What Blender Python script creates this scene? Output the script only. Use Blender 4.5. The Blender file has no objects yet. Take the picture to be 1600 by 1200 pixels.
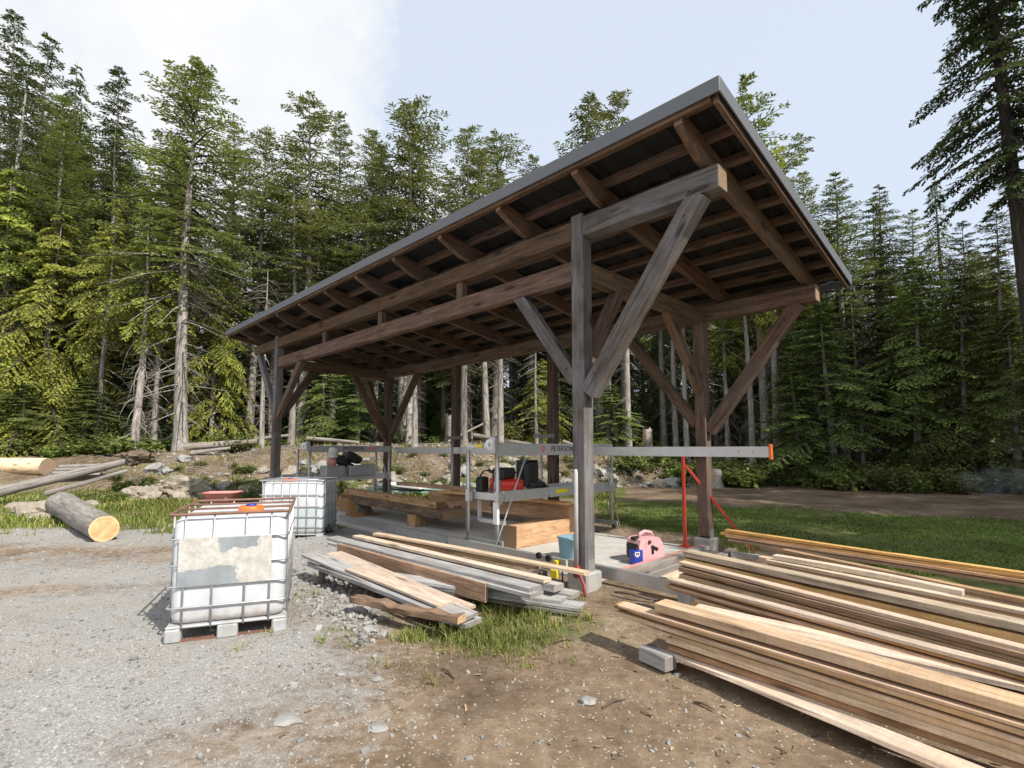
import bpy, bmesh, math, random
from mathutils import Vector, Matrix, noise, Euler
R=random.Random(7)
S=bpy.context.scene
COL=S.collection
rad=math.radians
# ------------------------------------------------------------------ camera frame (measured from the photograph)
F,CY,CX,H,P=804.85,635.68,800.,1.65,.0803
cp,sp=math.cos(P),math.sin(P)
TH=.7813
U=Vector((-math.sin(TH),math.cos(TH),0)); V=Vector((math.cos(TH),math.sin(TH),0))
O=Vector((.8824,6.2752,0))
def W(u,v,z=0): return O+U*u+V*v+Vector((0,0,z))
def ray(px,py):
    a=(px-CX)/F;b=(CY-py)/F
    return Vector((a,cp-b*sp,sp+b*cp))
def onz(px,py,z):
    r=ray(px,py);return Vector((0,0,H))+r*((z-H)/r.z)
def ony(px,py,Y):
    r=ray(px,py);return Vector((0,0,H))+r*(Y/r.y)
def sstep(a,b,x):
    t=min(1,max(0,(x-a)/(b-a)));return t*t*(3-2*t)
def lerp_tab(tab,x):
    if x<=tab[0][0]:return tab[0][1]
    for (x0,y0),(x1,y1) in zip(tab,tab[1:]):
        if x<=x1:return y0+(y1-y0)*(x-x0)/(x1-x0)
    return tab[-1][1]
# ------------------------------------------------------------------ object helpers
def tag(o,label=None,cat=None,group=None,kind=None):
    if label:o['label']=label
    if cat:o['category']=cat
    if group:o['group']=group
    if kind:o['kind']=kind
    return o
def thing(name,label,cat,loc=(0,0,0),group=None):
    o=bpy.data.objects.new(name,None);COL.objects.link(o);o.location=loc;o.empty_display_size=.2
    WORLD[o.name]=Matrix.Translation(loc)
    return tag(o,label,cat,group)
def put(name,me,parent=None,M=None):
    o=bpy.data.objects.new(name,me);COL.objects.link(o)
    if parent is not None:
        o.parent=parent
        pw=WORLD[parent.name]
        o.matrix_parent_inverse=pw.inverted()
    if M is not None:o.matrix_basis=M
    WORLD[o.name]=M if M is not None else Matrix.Identity(4)
    return o
WORLD={}
class MB:
    def __init__(s): s.v=[];s.f=[];s.sm=[]
    def add(s,vs,fs,smooth=False):
        b=len(s.v);s.v+=[tuple(p) for p in vs];s.f+=[tuple(b+i for i in f) for f in fs];s.sm+=[smooth]*len(fs);return s
    def box(s,c,d,M=None,ch=.0):
        c=Vector(c);hx,hy,hz=[a/2 for a in d]
        if ch<=0:
            vs=[Vector((x,y,z)) for x in(-hx,hx) for y in(-hy,hy) for z in(-hz,hz)]
            fs=[(0,1,3,2),(4,6,7,5),(0,4,5,1),(2,3,7,6),(0,2,6,4),(1,5,7,3)]
        else:
            vs=[];fs=[];idx={}
            for ix in(-1,1):
                for iy in(-1,1):
                    for iz in(-1,1):
                        for a in range(3):
                            q=[hx-ch,hy-ch,hz-ch];q[a]+=ch
                            idx[ix,iy,iz,a]=len(vs);vs.append(Vector((ix*q[0],iy*q[1],iz*q[2])))
            for a in range(3):
                b,c2=(a+1)%3,(a+2)%3
                for sgn in(-1,1):
                    loop=[]
                    for p,q in((-1,-1),(1,-1),(1,1),(-1,1)):
                        k=[0,0,0];k[a]=sgn;k[b]=p;k[c2]=q;loop.append(idx[k[0],k[1],k[2],a])
                    fs.append(tuple(loop if sgn>0 else loop[::-1]))
                for p in(-1,1):
                    for q in(-1,1):
                        l=[]
                        for sgn,w in((-1,b),(1,b),(1,c2),(-1,c2)):
                            k=[0,0,0];k[a]=sgn;k[b]=p;k[c2]=q;l.append(idx[k[0],k[1],k[2],w])
                        fs.append(tuple(l if p*q<0 else l[::-1]))
            for ix in(-1,1):
                for iy in(-1,1):
                    for iz in(-1,1):
                        t=tuple(idx[ix,iy,iz,a] for a in range(3));fs.append(t if ix*iy*iz>0 else t[::-1])
        if M is not None:vs=[M@p for p in vs]
        return s.add([p+c for p in vs],fs)
    def tube(s,pts,r,n=8,cap=True,smooth=True):
        pts=[Vector(p) for p in pts];m=len(pts)
        rs=r if isinstance(r,(list,tuple)) else [r]*m
        vs=[];fs=[];ref=None
        for i,p in enumerate(pts):
            t=(pts[min(i+1,m-1)]-pts[max(i-1,0)]).normalized()
            if ref is None:
                ref=t.orthogonal().normalized()
            a=(ref-t*ref.dot(t)).normalized();ref=a;b=t.cross(a)
            for k in range(n):
                q=2*math.pi*k/n;vs.append(p+(a*math.cos(q)+b*math.sin(q))*rs[i])
        for i in range(m-1):
            for k in range(n):
                k2=(k+1)%n;fs.append((i*n+k,i*n+k2,(i+1)*n+k2,(i+1)*n+k))
        b0=len(s.v);s.add(vs,fs,smooth)
        if cap:
            s.f.append(tuple(b0+k for k in range(n))[::-1]);s.sm.append(False)
            s.f.append(tuple(b0+(m-1)*n+k for k in range(n)));s.sm.append(False)
        return s
    def lathe(s,prof,n=20,c=(0,0,0),smooth=True,M=None):
        vs=[];fs=[];c=Vector(c);m=len(prof)
        for r,z in prof:
            for k in range(n):
                q=2*math.pi*k/n;p=Vector((r*math.cos(q),r*math.sin(q),z));vs.append((M@p if M else p)+c)
        for i in range(m-1):
            for k in range(n):
                k2=(k+1)%n;fs.append((i*n+k,i*n+k2,(i+1)*n+k2,(i+1)*n+k))
        b0=len(s.v);s.add(vs,fs,smooth)
        s.f.append(tuple(b0+k for k in range(n))[::-1]);s.sm.append(False)
        s.f.append(tuple(b0+(m-1)*n+k for k in range(n)));s.sm.append(False)
        return s
    def prism(s,poly,axis,d,M=None):
        """poly: list of Vectors (3D, planar), extruded by vector axis*d"""
        n=len(poly);a=Vector(axis)*d
        vs=[Vector(p) for p in poly]+[Vector(p)+a for p in poly]
        if M is not None:vs=[M@p for p in vs]
        fs=[tuple(range(n))[::-1],tuple(range(n,2*n))]+[(i,(i+1)%n,n+(i+1)%n,n+i) for i in range(n)]
        return s.add(vs,fs)
    def mesh(s,name,mat):
        me=bpy.data.meshes.new(name);me.from_pydata(s.v,[],s.f)
        me.polygons.foreach_set('use_smooth',s.sm)
        if mat:me.materials.append(mat)
        me.update();return me
    def fixn(s,name,mat):
        me=s.mesh(name,mat);bm=bmesh.new();bm.from_mesh(me);bmesh.ops.recalc_face_normals(bm,faces=bm.faces);bm.to_mesh(me);bm.free();return me
    def build(s,name,mat,parent=None,M=None,fix=True):
        return put(name,(s.fixn if fix else s.mesh)(name,mat),parent,M)
# ------------------------------------------------------------------ node helpers
class NT:
    def __init__(s,m): s.t=m.node_tree;s.n=s.t.nodes;s.l=s.t.links
    def new(s,typ,**k):
        n=s.n.new(typ)
        for a,b in k.items():
            if a=='ins':
                for kk,vv in b.items():
                    if isinstance(vv,bpy.types.NodeSocket):s.l.new(vv,n.inputs[kk])
                    else:n.inputs[kk].default_value=vv
            else:setattr(n,a,b)
        return n
    def math(s,op,a,b=0,c=None,clamp=False):
        n=s.n.new('ShaderNodeMath');n.operation=op;n.use_clamp=clamp
        for i,x in enumerate((a,b,c)):
            if x is None:continue
            if isinstance(x,bpy.types.NodeSocket):s.l.new(x,n.inputs[i])
            else:n.inputs[i].default_value=x
        return n.outputs[0]
    def mix(s,f,a,b,bt='MIX'):
        n=s.n.new('ShaderNodeMix');n.data_type='RGBA';n.blend_type=bt
        for i,x in((0,f),(6,a),(7,b)):
            if isinstance(x,bpy.types.NodeSocket):s.l.new(x,n.inputs[i])
            elif i==0:n.inputs[0].default_value=x
            else:n.inputs[i].default_value=(*x,1) if len(x)==3 else x
        return n.outputs[2]
    def ramp(s,f,stops,mode='LINEAR'):
        n=s.n.new('ShaderNodeValToRGB');s.l.new(f,n.inputs[0]);e=n.color_ramp.elements;n.color_ramp.interpolation=mode
        while len(e)<len(stops):e.new(.5)
        for k,(p,c) in enumerate(stops):
            e[k].position=p;e[k].color=(*c,1) if not isinstance(c,(int,float)) else (c,c,c,1)
        return n.outputs[0]
    def noise(s,vec,scale,detail=4,rough=.55,dist=0):
        n=s.new('ShaderNodeTexNoise',ins={'Scale':scale,'Detail':detail,'Roughness':rough,'Distortion':dist})
        if vec is not None:s.l.new(vec,n.inputs['Vector'])
        return n.outputs['Fac']
    def vor(s,vec,scale,feature='F1',out='Distance',rnd=1):
        n=s.new('ShaderNodeTexVoronoi',feature=feature,ins={'Scale':scale,'Randomness':rnd})
        if vec is not None:s.l.new(vec,n.inputs['Vector'])
        return n.outputs[out]
def newmat(name):
    m=bpy.data.materials.new(name);m.use_nodes=True;nt=NT(m);b=nt.n['Principled BSDF'];return m,nt,b
def simple(name,c,rough=.5,metal=0,var=.12,scale=6,bump=.0,spec=None,dirt=None,dirtamt=.4):
    m,nt,b=newmat(name);tc=nt.new('ShaderNodeTexCoord').outputs['Object']
    f=nt.noise(tc,scale,5,.6)
    col=nt.ramp(f,[(.25,[x*(1-var) for x in c]),(.75,[min(1,x*(1+var)) for x in c])])
    if dirt:
        g=nt.ramp(nt.noise(tc,scale*.6,6,.7),[(.5,0.),(.72,dirtamt)]);col=nt.mix(g,col,dirt)
    nt.l.new(col,b.inputs['Base Color']);b.inputs['Roughness'].default_value=rough;b.inputs['Metallic'].default_value=metal
    if bump:
        bp=nt.new('ShaderNodeBump',ins={'Strength':bump,'Distance':.01,'Height':nt.noise(tc,scale*5,5,.65)});nt.l.new(bp.outputs[0],b.inputs['Normal'])
    return m
def wood(name,light,mid,dark,end=None,grey=None,greyamt=0.,gs=1.,var=.25,bump=.35,knots=True,rough=.8,crack=.7):
    m,nt,b=newmat(name);tc=nt.new('ShaderNodeTexCoord').outputs['Object']
    rnd=nt.new('ShaderNodeObjectInfo').outputs['Random']
    off=nt.new('ShaderNodeCombineXYZ',ins={0:nt.math('MULTIPLY',rnd,37.),1:nt.math('MULTIPLY',rnd,11.),2:nt.math('MULTIPLY',rnd,23.)}).outputs[0]
    p=nt.new('ShaderNodeVectorMath',operation='ADD',ins={0:tc,1:off}).outputs[0]
    mp=nt.new('ShaderNodeMapping',ins={'Vector':p,'Scale':(.7*gs,9*gs,9*gs)}).outputs[0]
    mf=nt.new('ShaderNodeMapping',ins={'Vector':p,'Scale':(3*gs,75*gs,75*gs)}).outputs[0]
    g1=nt.noise(mp,2.2,6,.62,.6);g2=nt.noise(mf,1.,5,.6,.2)
    g=nt.math('ADD',nt.math('MULTIPLY',g1,.68),nt.math('MULTIPLY',g2,.32))
    col=nt.ramp(g,[(.33,dark),(.5,mid),(.66,light)])
    blot=nt.noise(p,1.3,4,.6)
    st_=nt.noise(nt.new('ShaderNodeMapping',ins={'Vector':p,'Scale':(2.2,7,7)}).outputs[0],1.6,7,.72,.8)
    col=nt.mix(.75,col,nt.ramp(st_,[(.3,.55),(.48,1.),(.7,1.22)]),'MULTIPLY')
    saw=nt.noise(nt.new('ShaderNodeMapping',ins={'Vector':p,'Scale':(70,1.5,1.5)}).outputs[0],1.,2,.5)
    col=nt.mix(.22,col,nt.ramp(saw,[(.4,.75),(.6,1.15)]),'MULTIPLY')
    if grey:
        gf=nt.math('MULTIPLY',nt.ramp(blot,[(.38,0.),(.62,1.)]),greyamt);
        gcol=nt.ramp(g,[(.35,[x*.55 for x in grey]),(.65,[min(1,x*1.25) for x in grey])])
        col=nt.mix(gf,col,gcol)
    mc=nt.new('ShaderNodeMapping',ins={'Vector':p,'Scale':(.55,13.,13.)}).outputs[0]
    ck=nt.ramp(nt.noise(mc,1.4,3,.5,.3),[(.492,0.),(.5,1.),(.508,0.)]);ck=nt.math('MULTIPLY',ck,nt.ramp(nt.noise(p,.9,2),[(.48,0.),(.6,crack)]));col=nt.mix(ck,col,[x*.3 for x in dark])
    if knots:
        mk=nt.new('ShaderNodeMapping',ins={'Vector':p,'Scale':(1.7,6.,6.)}).outputs[0]
        vk=nt.new('ShaderNodeTexVoronoi',ins={'Vector':mk,'Scale':1.});on=nt.ramp(nt.new('ShaderNodeSeparateColor',ins={0:vk.outputs['Color']}).outputs[0],[(.5,0.),(.52,1.)]);k=nt.ramp(nt.math('ADD',vk.outputs['Distance'],nt.math('MULTIPLY',nt.math('SUBTRACT',g2,.5),.12)),[(.0,.75),(.13,1.),(.2,.35),(.3,0.)]);k=nt.math('MULTIPLY',k,on);col=nt.mix(nt.math('MULTIPLY',k,.85),col,[x*.45 for x in dark])
    nrm=nt.new('ShaderNodeVectorTransform',vector_type='NORMAL',convert_from='WORLD',convert_to='OBJECT',ins={0:nt.new('ShaderNodeNewGeometry').outputs['Normal']}).outputs[0]
    nx=nt.math('ABSOLUTE',nt.new('ShaderNodeSeparateXYZ',ins={0:nrm}).outputs[0])
    ef=nt.ramp(nx,[(.75,0.),(.9,1.)])
    e=end or mid
    me_=nt.new('ShaderNodeMapping',ins={'Vector':p,'Scale':(1.,1.,1.)}).outputs[0]
    ec=nt.ramp(nt.noise(me_,30,4,.7),[(.3,[x*.6 for x in e]),(.7,e)])
    col=nt.mix(ef,col,ec)
    vv=nt.new('ShaderNodeHueSaturation',ins={'Hue':nt.math('ADD',.4865,nt.math('MULTIPLY',nt.math('FRACT',nt.math('MULTIPLY',rnd,7.3)),.018)),'Saturation':nt.math('ADD',.85,nt.math('MULTIPLY',nt.math('FRACT',nt.math('MULTIPLY',rnd,3.7)),.3)),
        'Value':nt.math('ADD',1-var,nt.math('MULTIPLY',rnd,2*var)),'Color':col}).outputs[0]
    nt.l.new(vv,b.inputs['Base Color']);b.inputs['Roughness'].default_value=rough
    b.inputs['Specular IOR Level'].default_value=.25
    bp=nt.new('ShaderNodeBump',ins={'Strength':bump,'Distance':.006,'Height':nt.math('ADD',nt.math('MULTIPLY',g2,.7),g1)});nt.l.new(bp.outputs[0],b.inputs['Normal'])
    return m
M={}
M['shed']=wood('shed_timber',(.195,.128,.083),(.12,.075,.047),(.05,.032,.021),end=(.3,.2,.13),grey=(.15,.125,.105),greyamt=.35,var=.2)
M['shed_grey']=wood('shed_timber_grey',(.19,.165,.15),(.115,.097,.088),(.05,.041,.036),end=(.3,.2,.13),grey=(.2,.195,.2),greyamt=.8,var=.15,bump=.6)
M['tan']=wood('lumber_tan',(.64,.465,.285),(.5,.345,.195),(.3,.19,.1),end=(.52,.38,.25),grey=(.4,.33,.27),greyamt=.35)
M['pale']=wood('lumber_pale',(.68,.55,.42),(.58,.45,.325),(.42,.31,.21),end=(.6,.46,.32),grey=(.5,.47,.43),greyamt=.25,var=.12)
M['fresh']=wood('lumber_fresh',(.74,.5,.24),(.62,.39,.17),(.42,.24,.09),end=(.65,.42,.2),var=.12)
M['brown']=wood('lumber_brown',(.57,.375,.21),(.43,.265,.14),(.24,.14,.07),end=(.42,.29,.18),grey=(.36,.28,.22),greyamt=.3)
M['grey']=wood('lumber_grey',(.46,.45,.44),(.35,.335,.325),(.2,.185,.175),end=(.33,.3,.27),grey=(.5,.5,.51),greyamt=.7,var=.15,bump=.5)
M['weather']=wood('lumber_weathered',(.6,.475,.34),(.46,.355,.25),(.24,.18,.125),end=(.3,.25,.2),grey=(.4,.36,.32),greyamt=.4)
M['old']=wood('lumber_old',(.3,.255,.21),(.21,.175,.14),(.11,.09,.07),end=(.24,.18,.13),grey=(.3,.29,.285),greyamt=.6)
M['cant']=wood('cant_fresh',(.6,.38,.2),(.48,.29,.14),(.28,.155,.065),end=(.34,.22,.12),var=.1)
M['bark']=wood('bark_log',(.36,.335,.31),(.25,.225,.205),(.11,.095,.082),end=(.62,.43,.22),gs=.6,var=.15,bump=.9,knots=False)
def cut_mat():
    m,nt,b=newmat('fresh_cut');tc=nt.new('ShaderNodeTexCoord').outputs['Object']
    sp=nt.new('ShaderNodeSeparateXYZ',ins={0:tc});y=sp.outputs[1];z=sp.outputs[2]
    rr=nt.math('SQRT',nt.math('ADD',nt.math('MULTIPLY',y,y),nt.math('MULTIPLY',z,z)))
    n=nt.noise(tc,7,5,.65);w=nt.math('SINE',nt.math('ADD',nt.math('MULTIPLY',rr,190),nt.math('MULTIPLY',n,9)))
    col=nt.ramp(n,[(.3,(.5,.28,.12)),(.5,(.66,.41,.2)),(.7,(.74,.52,.3))]);col=nt.mix(nt.math('MULTIPLY',nt.ramp(w,[(.3,0.),(.8,1.)]),.35),col,(.42,.23,.09))
    an=nt.math('ARCTAN2',y,z);ck=nt.math('ABSOLUTE',nt.math('SINE',nt.math('ADD',nt.math('MULTIPLY',an,1.5),nt.math('MULTIPLY',nt.noise(tc,3,3),5))))
    col=nt.mix(nt.math('MULTIPLY',nt.ramp(ck,[(0.,1.),(.03,0.)]),.7),col,(.12,.06,.03))
    sap=nt.ramp(rr,[(.2,0.),(.215,1.)]);col=nt.mix(nt.math('MULTIPLY',sap,.35),col,(.8,.65,.42))
    nt.l.new(col,b.inputs['Base Color']);b.inputs['Roughness'].default_value=.85;return m
M['cut']=cut_mat()
M['waney']=wood('waney_bark',(.28,.19,.12),(.17,.11,.07),(.07,.045,.03),end=(.5,.33,.17),gs=.8,bump=1.,knots=False)
M['alu']=simple('aluminium',(.6,.6,.6),.42,.75,.1,5)
M['alu_dull']=simple('aluminium_dull',(.42,.42,.42),.5,.6,.15,5)
M['steel']=simple('galvanised',(.5,.5,.51),.42,.7,.15,20)
M['rust']=simple('rusty_steel',(.22,.12,.085),.75,.2,.3,12)
M['black']=simple('black_plastic',(.012,.012,.013),.45,0,.3,10)
M['red']=simple('red_paint',(.45,.035,.02),.45,0,.2,6,dirt=(.2,.06,.04))
M['tankred']=simple('red_tank',(.62,.035,.02),.35,0,.15,6)
M['pink']=simple('faded_red_housing',(.66,.36,.38),.5,0,.18,5,dirt=(.6,.13,.13),dirtamt=.75)
M['faderd']=simple('faded_barrow',(.62,.24,.23),.6,0,.2,5,dirt=(.5,.3,.27))
M['yellow']=simple('yellow_label',(.75,.6,.02),.5,0,.1,8)
M['orange']=simple('orange_cap',(.75,.16,.03),.45,0,.1,8)
M['blue']=simple('blue_can',(.02,.05,.32),.35,0,.1,8)
M['bluebin']=simple('blue_bin',(.15,.28,.35),.5,0,.15,5,dirt=(.4,.45,.45))
M['white']=simple('white_paint',(.8,.8,.8),.5,0,.06,8)
M['pvc']=simple('white_pipe',(.45,.45,.44),.6,0,.15,12,dirt=(.35,.33,.3))
M['plate']=simple('worn_plate',(.62,.63,.62),.6,0,.05,6)
M['concrete']=simple('concrete',(.47,.455,.425),.9,0,.16,3.5,bump=.25,dirt=(.28,.26,.23),dirtamt=.55)
M['block']=simple('concrete_block',(.34,.335,.32),.95,0,.2,8,bump=.5)
M['roof']=simple('roof_metal',(.16,.165,.17),.5,.3,.1,3)
M['trim']=simple('trim_metal',(.13,.14,.155),.5,.1,.06,2)
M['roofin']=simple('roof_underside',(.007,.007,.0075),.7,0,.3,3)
M['feet']=simple('grey_pallet',(.42,.43,.44),.6,.1,.15,9,dirt=(.25,.22,.19))
M['tarp']=simple('tarp_brown',(.3,.17,.07),.7,0,.35,7,bump=.4,dirt=(.16,.09,.04))
M['green']=simple('green_sheet',(.3,.45,.38),.5,0,.2,3,dirt=(.6,.65,.62))
M['rock']=simple('rock',(.29,.285,.275),.9,0,.4,3.,bump=.8,dirt=(.2,.19,.17))
M['moss']=simple('rock_warm',(.3,.26,.215),.9,0,.35,4.,bump=.8,dirt=(.16,.15,.07))
M['ink']=simple('black_lettering',(.02,.02,.022),.6)
M['rubber']=simple('rubber',(.02,.02,.02),.8)
M['hose']=simple('red_hose',(.3,.03,.04),.5)
M['root']=simple('root_bark',(.13,.095,.07),.95,0,.5,6,bump=1.)
# white tote plastic with dirt settling low
def tank_mat(level=0):
    m,nt,b=newmat('tote_plastic');tc=nt.new('ShaderNodeTexCoord').outputs['Object']
    n=nt.noise(tc,3,6,.65);col=nt.ramp(n,[(.3,(.47,.5,.53)),(.6,(.61,.63,.66))])
    z=nt.new('ShaderNodeSeparateXYZ',ins={0:tc}).outputs[2]
    g=nt.math('MULTIPLY',nt.ramp(z,[(.17,.95),(.3,0.)]),nt.ramp(nt.noise(tc,7,5,.7),[(.4,.2),(.65,1.)]))
    col=nt.mix(g,col,(.36,.27,.2))
    if level:
        wl=nt.ramp(nt.math('ADD',z,nt.math('MULTIPLY',nt.noise(tc,2,2),.02)),[(level-.012,1.),(level+.012,0.)]);col=nt.mix(nt.math('MULTIPLY',wl,.35),col,(.36,.46,.5))
    nt.l.new(col,b.inputs['Base Color']);b.inputs['Roughness'].default_value=.42
    b.inputs['Subsurface Weight'].default_value=.12;b.inputs['Subsurface Radius'].default_value=(.1,.1,.1)
    return m
M['tank']=tank_mat();M['tank_full']=tank_mat(.62)
def label_mat():
    m,nt,b=newmat('torn_label');tc=nt.new('ShaderNodeTexCoord').outputs['Object']
    n=nt.noise(tc,9,7,.65,.4);sp=nt.new('ShaderNodeSeparateXYZ',ins={0:tc})
    x=nt.math('ADD',sp.outputs[0],nt.math('MULTIPLY',nt.math('SUBTRACT',n,.5),.3));z=nt.math('ADD',sp.outputs[2],nt.math('MULTIPLY',nt.math('SUBTRACT',nt.noise(tc,5,6,.6),.5),.22))
    r1=nt.math('MULTIPLY',nt.math('LESS_THAN',z,.66),nt.math('LESS_THAN',x,.06))
    r2=nt.math('MULTIPLY',nt.math('GREATER_THAN',z,.81),nt.math('LESS_THAN',nt.math('ABSOLUTE',nt.math('SUBTRACT',x,.07)),.17))
    a=nt.math('SUBTRACT',1.,nt.math('MAXIMUM',r1,r2))
    paper=nt.ramp(nt.noise(tc,14,5,.7),[(.3,(.36,.34,.3)),(.65,(.56,.55,.52))]);metal=nt.ramp(nt.noise(tc,5,5,.6),[(.3,(.2,.225,.245)),(.7,(.31,.335,.355))])
    nt.l.new(nt.mix(a,metal,paper),b.inputs['Base Color']);b.inputs['Roughness'].default_value=.6;return m
M['label']=label_mat()
def leaf_mat(name,c1,c2,trans=.3,rv=.45):
    m,nt,b=newmat(name);out=nt.n['Material Output']
    isl=nt.new('ShaderNodeNewGeometry').outputs['Random Per Island'];rnd=nt.new('ShaderNodeObjectInfo').outputs['Random']
    col=nt.mix(isl,c1,c2)
    tc=nt.new('ShaderNodeTexCoord').outputs['Object']
    cl=nt.ramp(nt.noise(tc,.55,2,.5),[(.3,.55),(.7,1.3)]);col=nt.mix(1.,col,cl,'MULTIPLY')
    hs=nt.new('ShaderNodeHueSaturation',ins={'Color':col,'Hue':nt.math('ADD',.485,nt.math('MULTIPLY',nt.math('FRACT',nt.math('MULTIPLY',rnd,5.1)),.03)),'Value':nt.math('ADD',1-rv/2,nt.math('MULTIPLY',rnd,rv))}).outputs[0]
    nt.l.new(hs,b.inputs['Base Color']);b.inputs['Roughness'].default_value=.65;b.inputs['Specular IOR Level'].default_value=.2
    tr=nt.new('ShaderNodeBsdfTranslucent',ins={'Color':nt.mix(1.,hs,(1.,1.05,.55),'MULTIPLY')})
    mx=nt.new('ShaderNodeMixShader',ins={0:trans});nt.l.new(b.outputs[0],mx.inputs[1]);nt.l.new(tr.outputs[0],mx.inputs[2]);nt.l.new(mx.outputs[0],out.inputs[0])
    return m
M['l_fir']=leaf_mat('fir_needles',(.145,.175,.06),(.26,.285,.11))
M['l_tall']=leaf_mat('tall_fir_needles',(.155,.18,.07),(.275,.29,.125))
M['l_cedar']=leaf_mat('cedar_sprays',(.22,.27,.05),(.42,.44,.1),.35,.25)
M['l_hem']=leaf_mat('hemlock_needles',(.15,.215,.06),(.27,.335,.1))
M['l_dark']=leaf_mat('dark_fir_needles',(.075,.105,.05),(.145,.18,.085),.25)
M['l_bush']=leaf_mat('shrub_leaves',(.12,.165,.05),(.24,.27,.09))
M['l_grass']=leaf_mat('grass_blades',(.12,.19,.035),(.28,.31,.09),.3,0)
M['l_lawn']=leaf_mat('lawn_blades',(.11,.18,.04),(.2,.27,.07),.3,0)
M['l_straw']=leaf_mat('straw_blades',(.4,.31,.13),(.5,.42,.2),.3,0)
def bark_mat(name,a,bc,c):
    m,nt,b=newmat(name);tc=nt.new('ShaderNodeTexCoord').outputs['Object']
    rnd=nt.new('ShaderNodeObjectInfo').outputs['Random']
    mp=nt.new('ShaderNodeMapping',ins={'Vector':tc,'Scale':(9,9,1.1)}).outputs[0]
    n=nt.noise(mp,1.6,6,.65,.4);n2=nt.noise(tc,.8,3)
    col=nt.ramp(n,[(.3,a),(.52,bc),(.7,c)]);col=nt.mix(nt.ramp(n2,[(.45,0.),(.7,.45)]),col,[x*.5 for x in bc])
    hs=nt.new('ShaderNodeHueSaturation',ins={'Color':col,'Value':nt.math('ADD',.7,nt.math('MULTIPLY',rnd,.6))}).outputs[0]
    nt.l.new(hs,b.inputs['Base Color']);b.inputs['Roughness'].default_value=.9;b.inputs['Specular IOR Level'].default_value=.15
    bp=nt.new('ShaderNodeBump',ins={'Strength':.8,'Distance':.03,'Height':n});nt.l.new(bp.outputs[0],b.inputs['Normal']);return m
M['trunk']=bark_mat('trunk_bark',(.14,.12,.105),(.3,.275,.25),(.46,.43,.4))
M['trunk_dark']=bark_mat('trunk_bark_dark',(.04,.033,.028),(.09,.075,.065),(.16,.14,.12))
M['dead']=bark_mat('dead_twig_bark',(.15,.13,.115),(.27,.245,.22),(.38,.355,.33))
# ------------------------------------------------------------------ terrain
TOE=[(-1.6,12),(-1,15.5),(-.6,17.5),(-.3,19),(0,19.5),(.2,22.3),(.5,21.8),(.7,20.3),(1,18.5),(1.6,16)]
LAWN=[(.1,17.2),(.2,16.8),(.5,14.7),(.7,13.3),(1,12.5),(1.6,11)]
BH=[(-1.6,1.1),(-1,1.25),(-.6,1.5),(-.3,1.75),(0,1.85),(.15,1.5),(.3,1.0),(.5,.75),(.75,.4),(1,.2),(1.6,.1)]
def Hh(x,y):
    yy=max(y,1.5);a=max(-1.6,min(1.6,x/yy));z=0.
    d=y-lerp_tab(TOE,a)
    if y>3 and d>0:
        z+=lerp_tab(BH,a)*sstep(0,4.5,d)
        if d>9:z+=min(9,(d-9)*.13+max(0,d-25)*.1)
        z+=.22*noise.noise(Vector((x*.55,y*.55,3)))*sstep(0,2,d)
    v=(x-O.x)*V.x+(y-O.y)*V.y; u=(x-O.x)*U.x+(y-O.y)*U.y
    z-=.1*sstep(-.4,-1.6,v)*(1-sstep(11,15,y))
    z-=.05*sstep(-.3,-1.2,u)*sstep(-.6,0,v)
    z+=.035*noise.noise(Vector((x*.9,y*.9,0)))*min(1,abs(v-1.6)/2.5)+.012*noise.noise(Vector((x*3.1,y*3.1,5)))
    if -2.7<u<11.5 and -.35<v<3.9: z=min(z,-.045)
    return z
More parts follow.
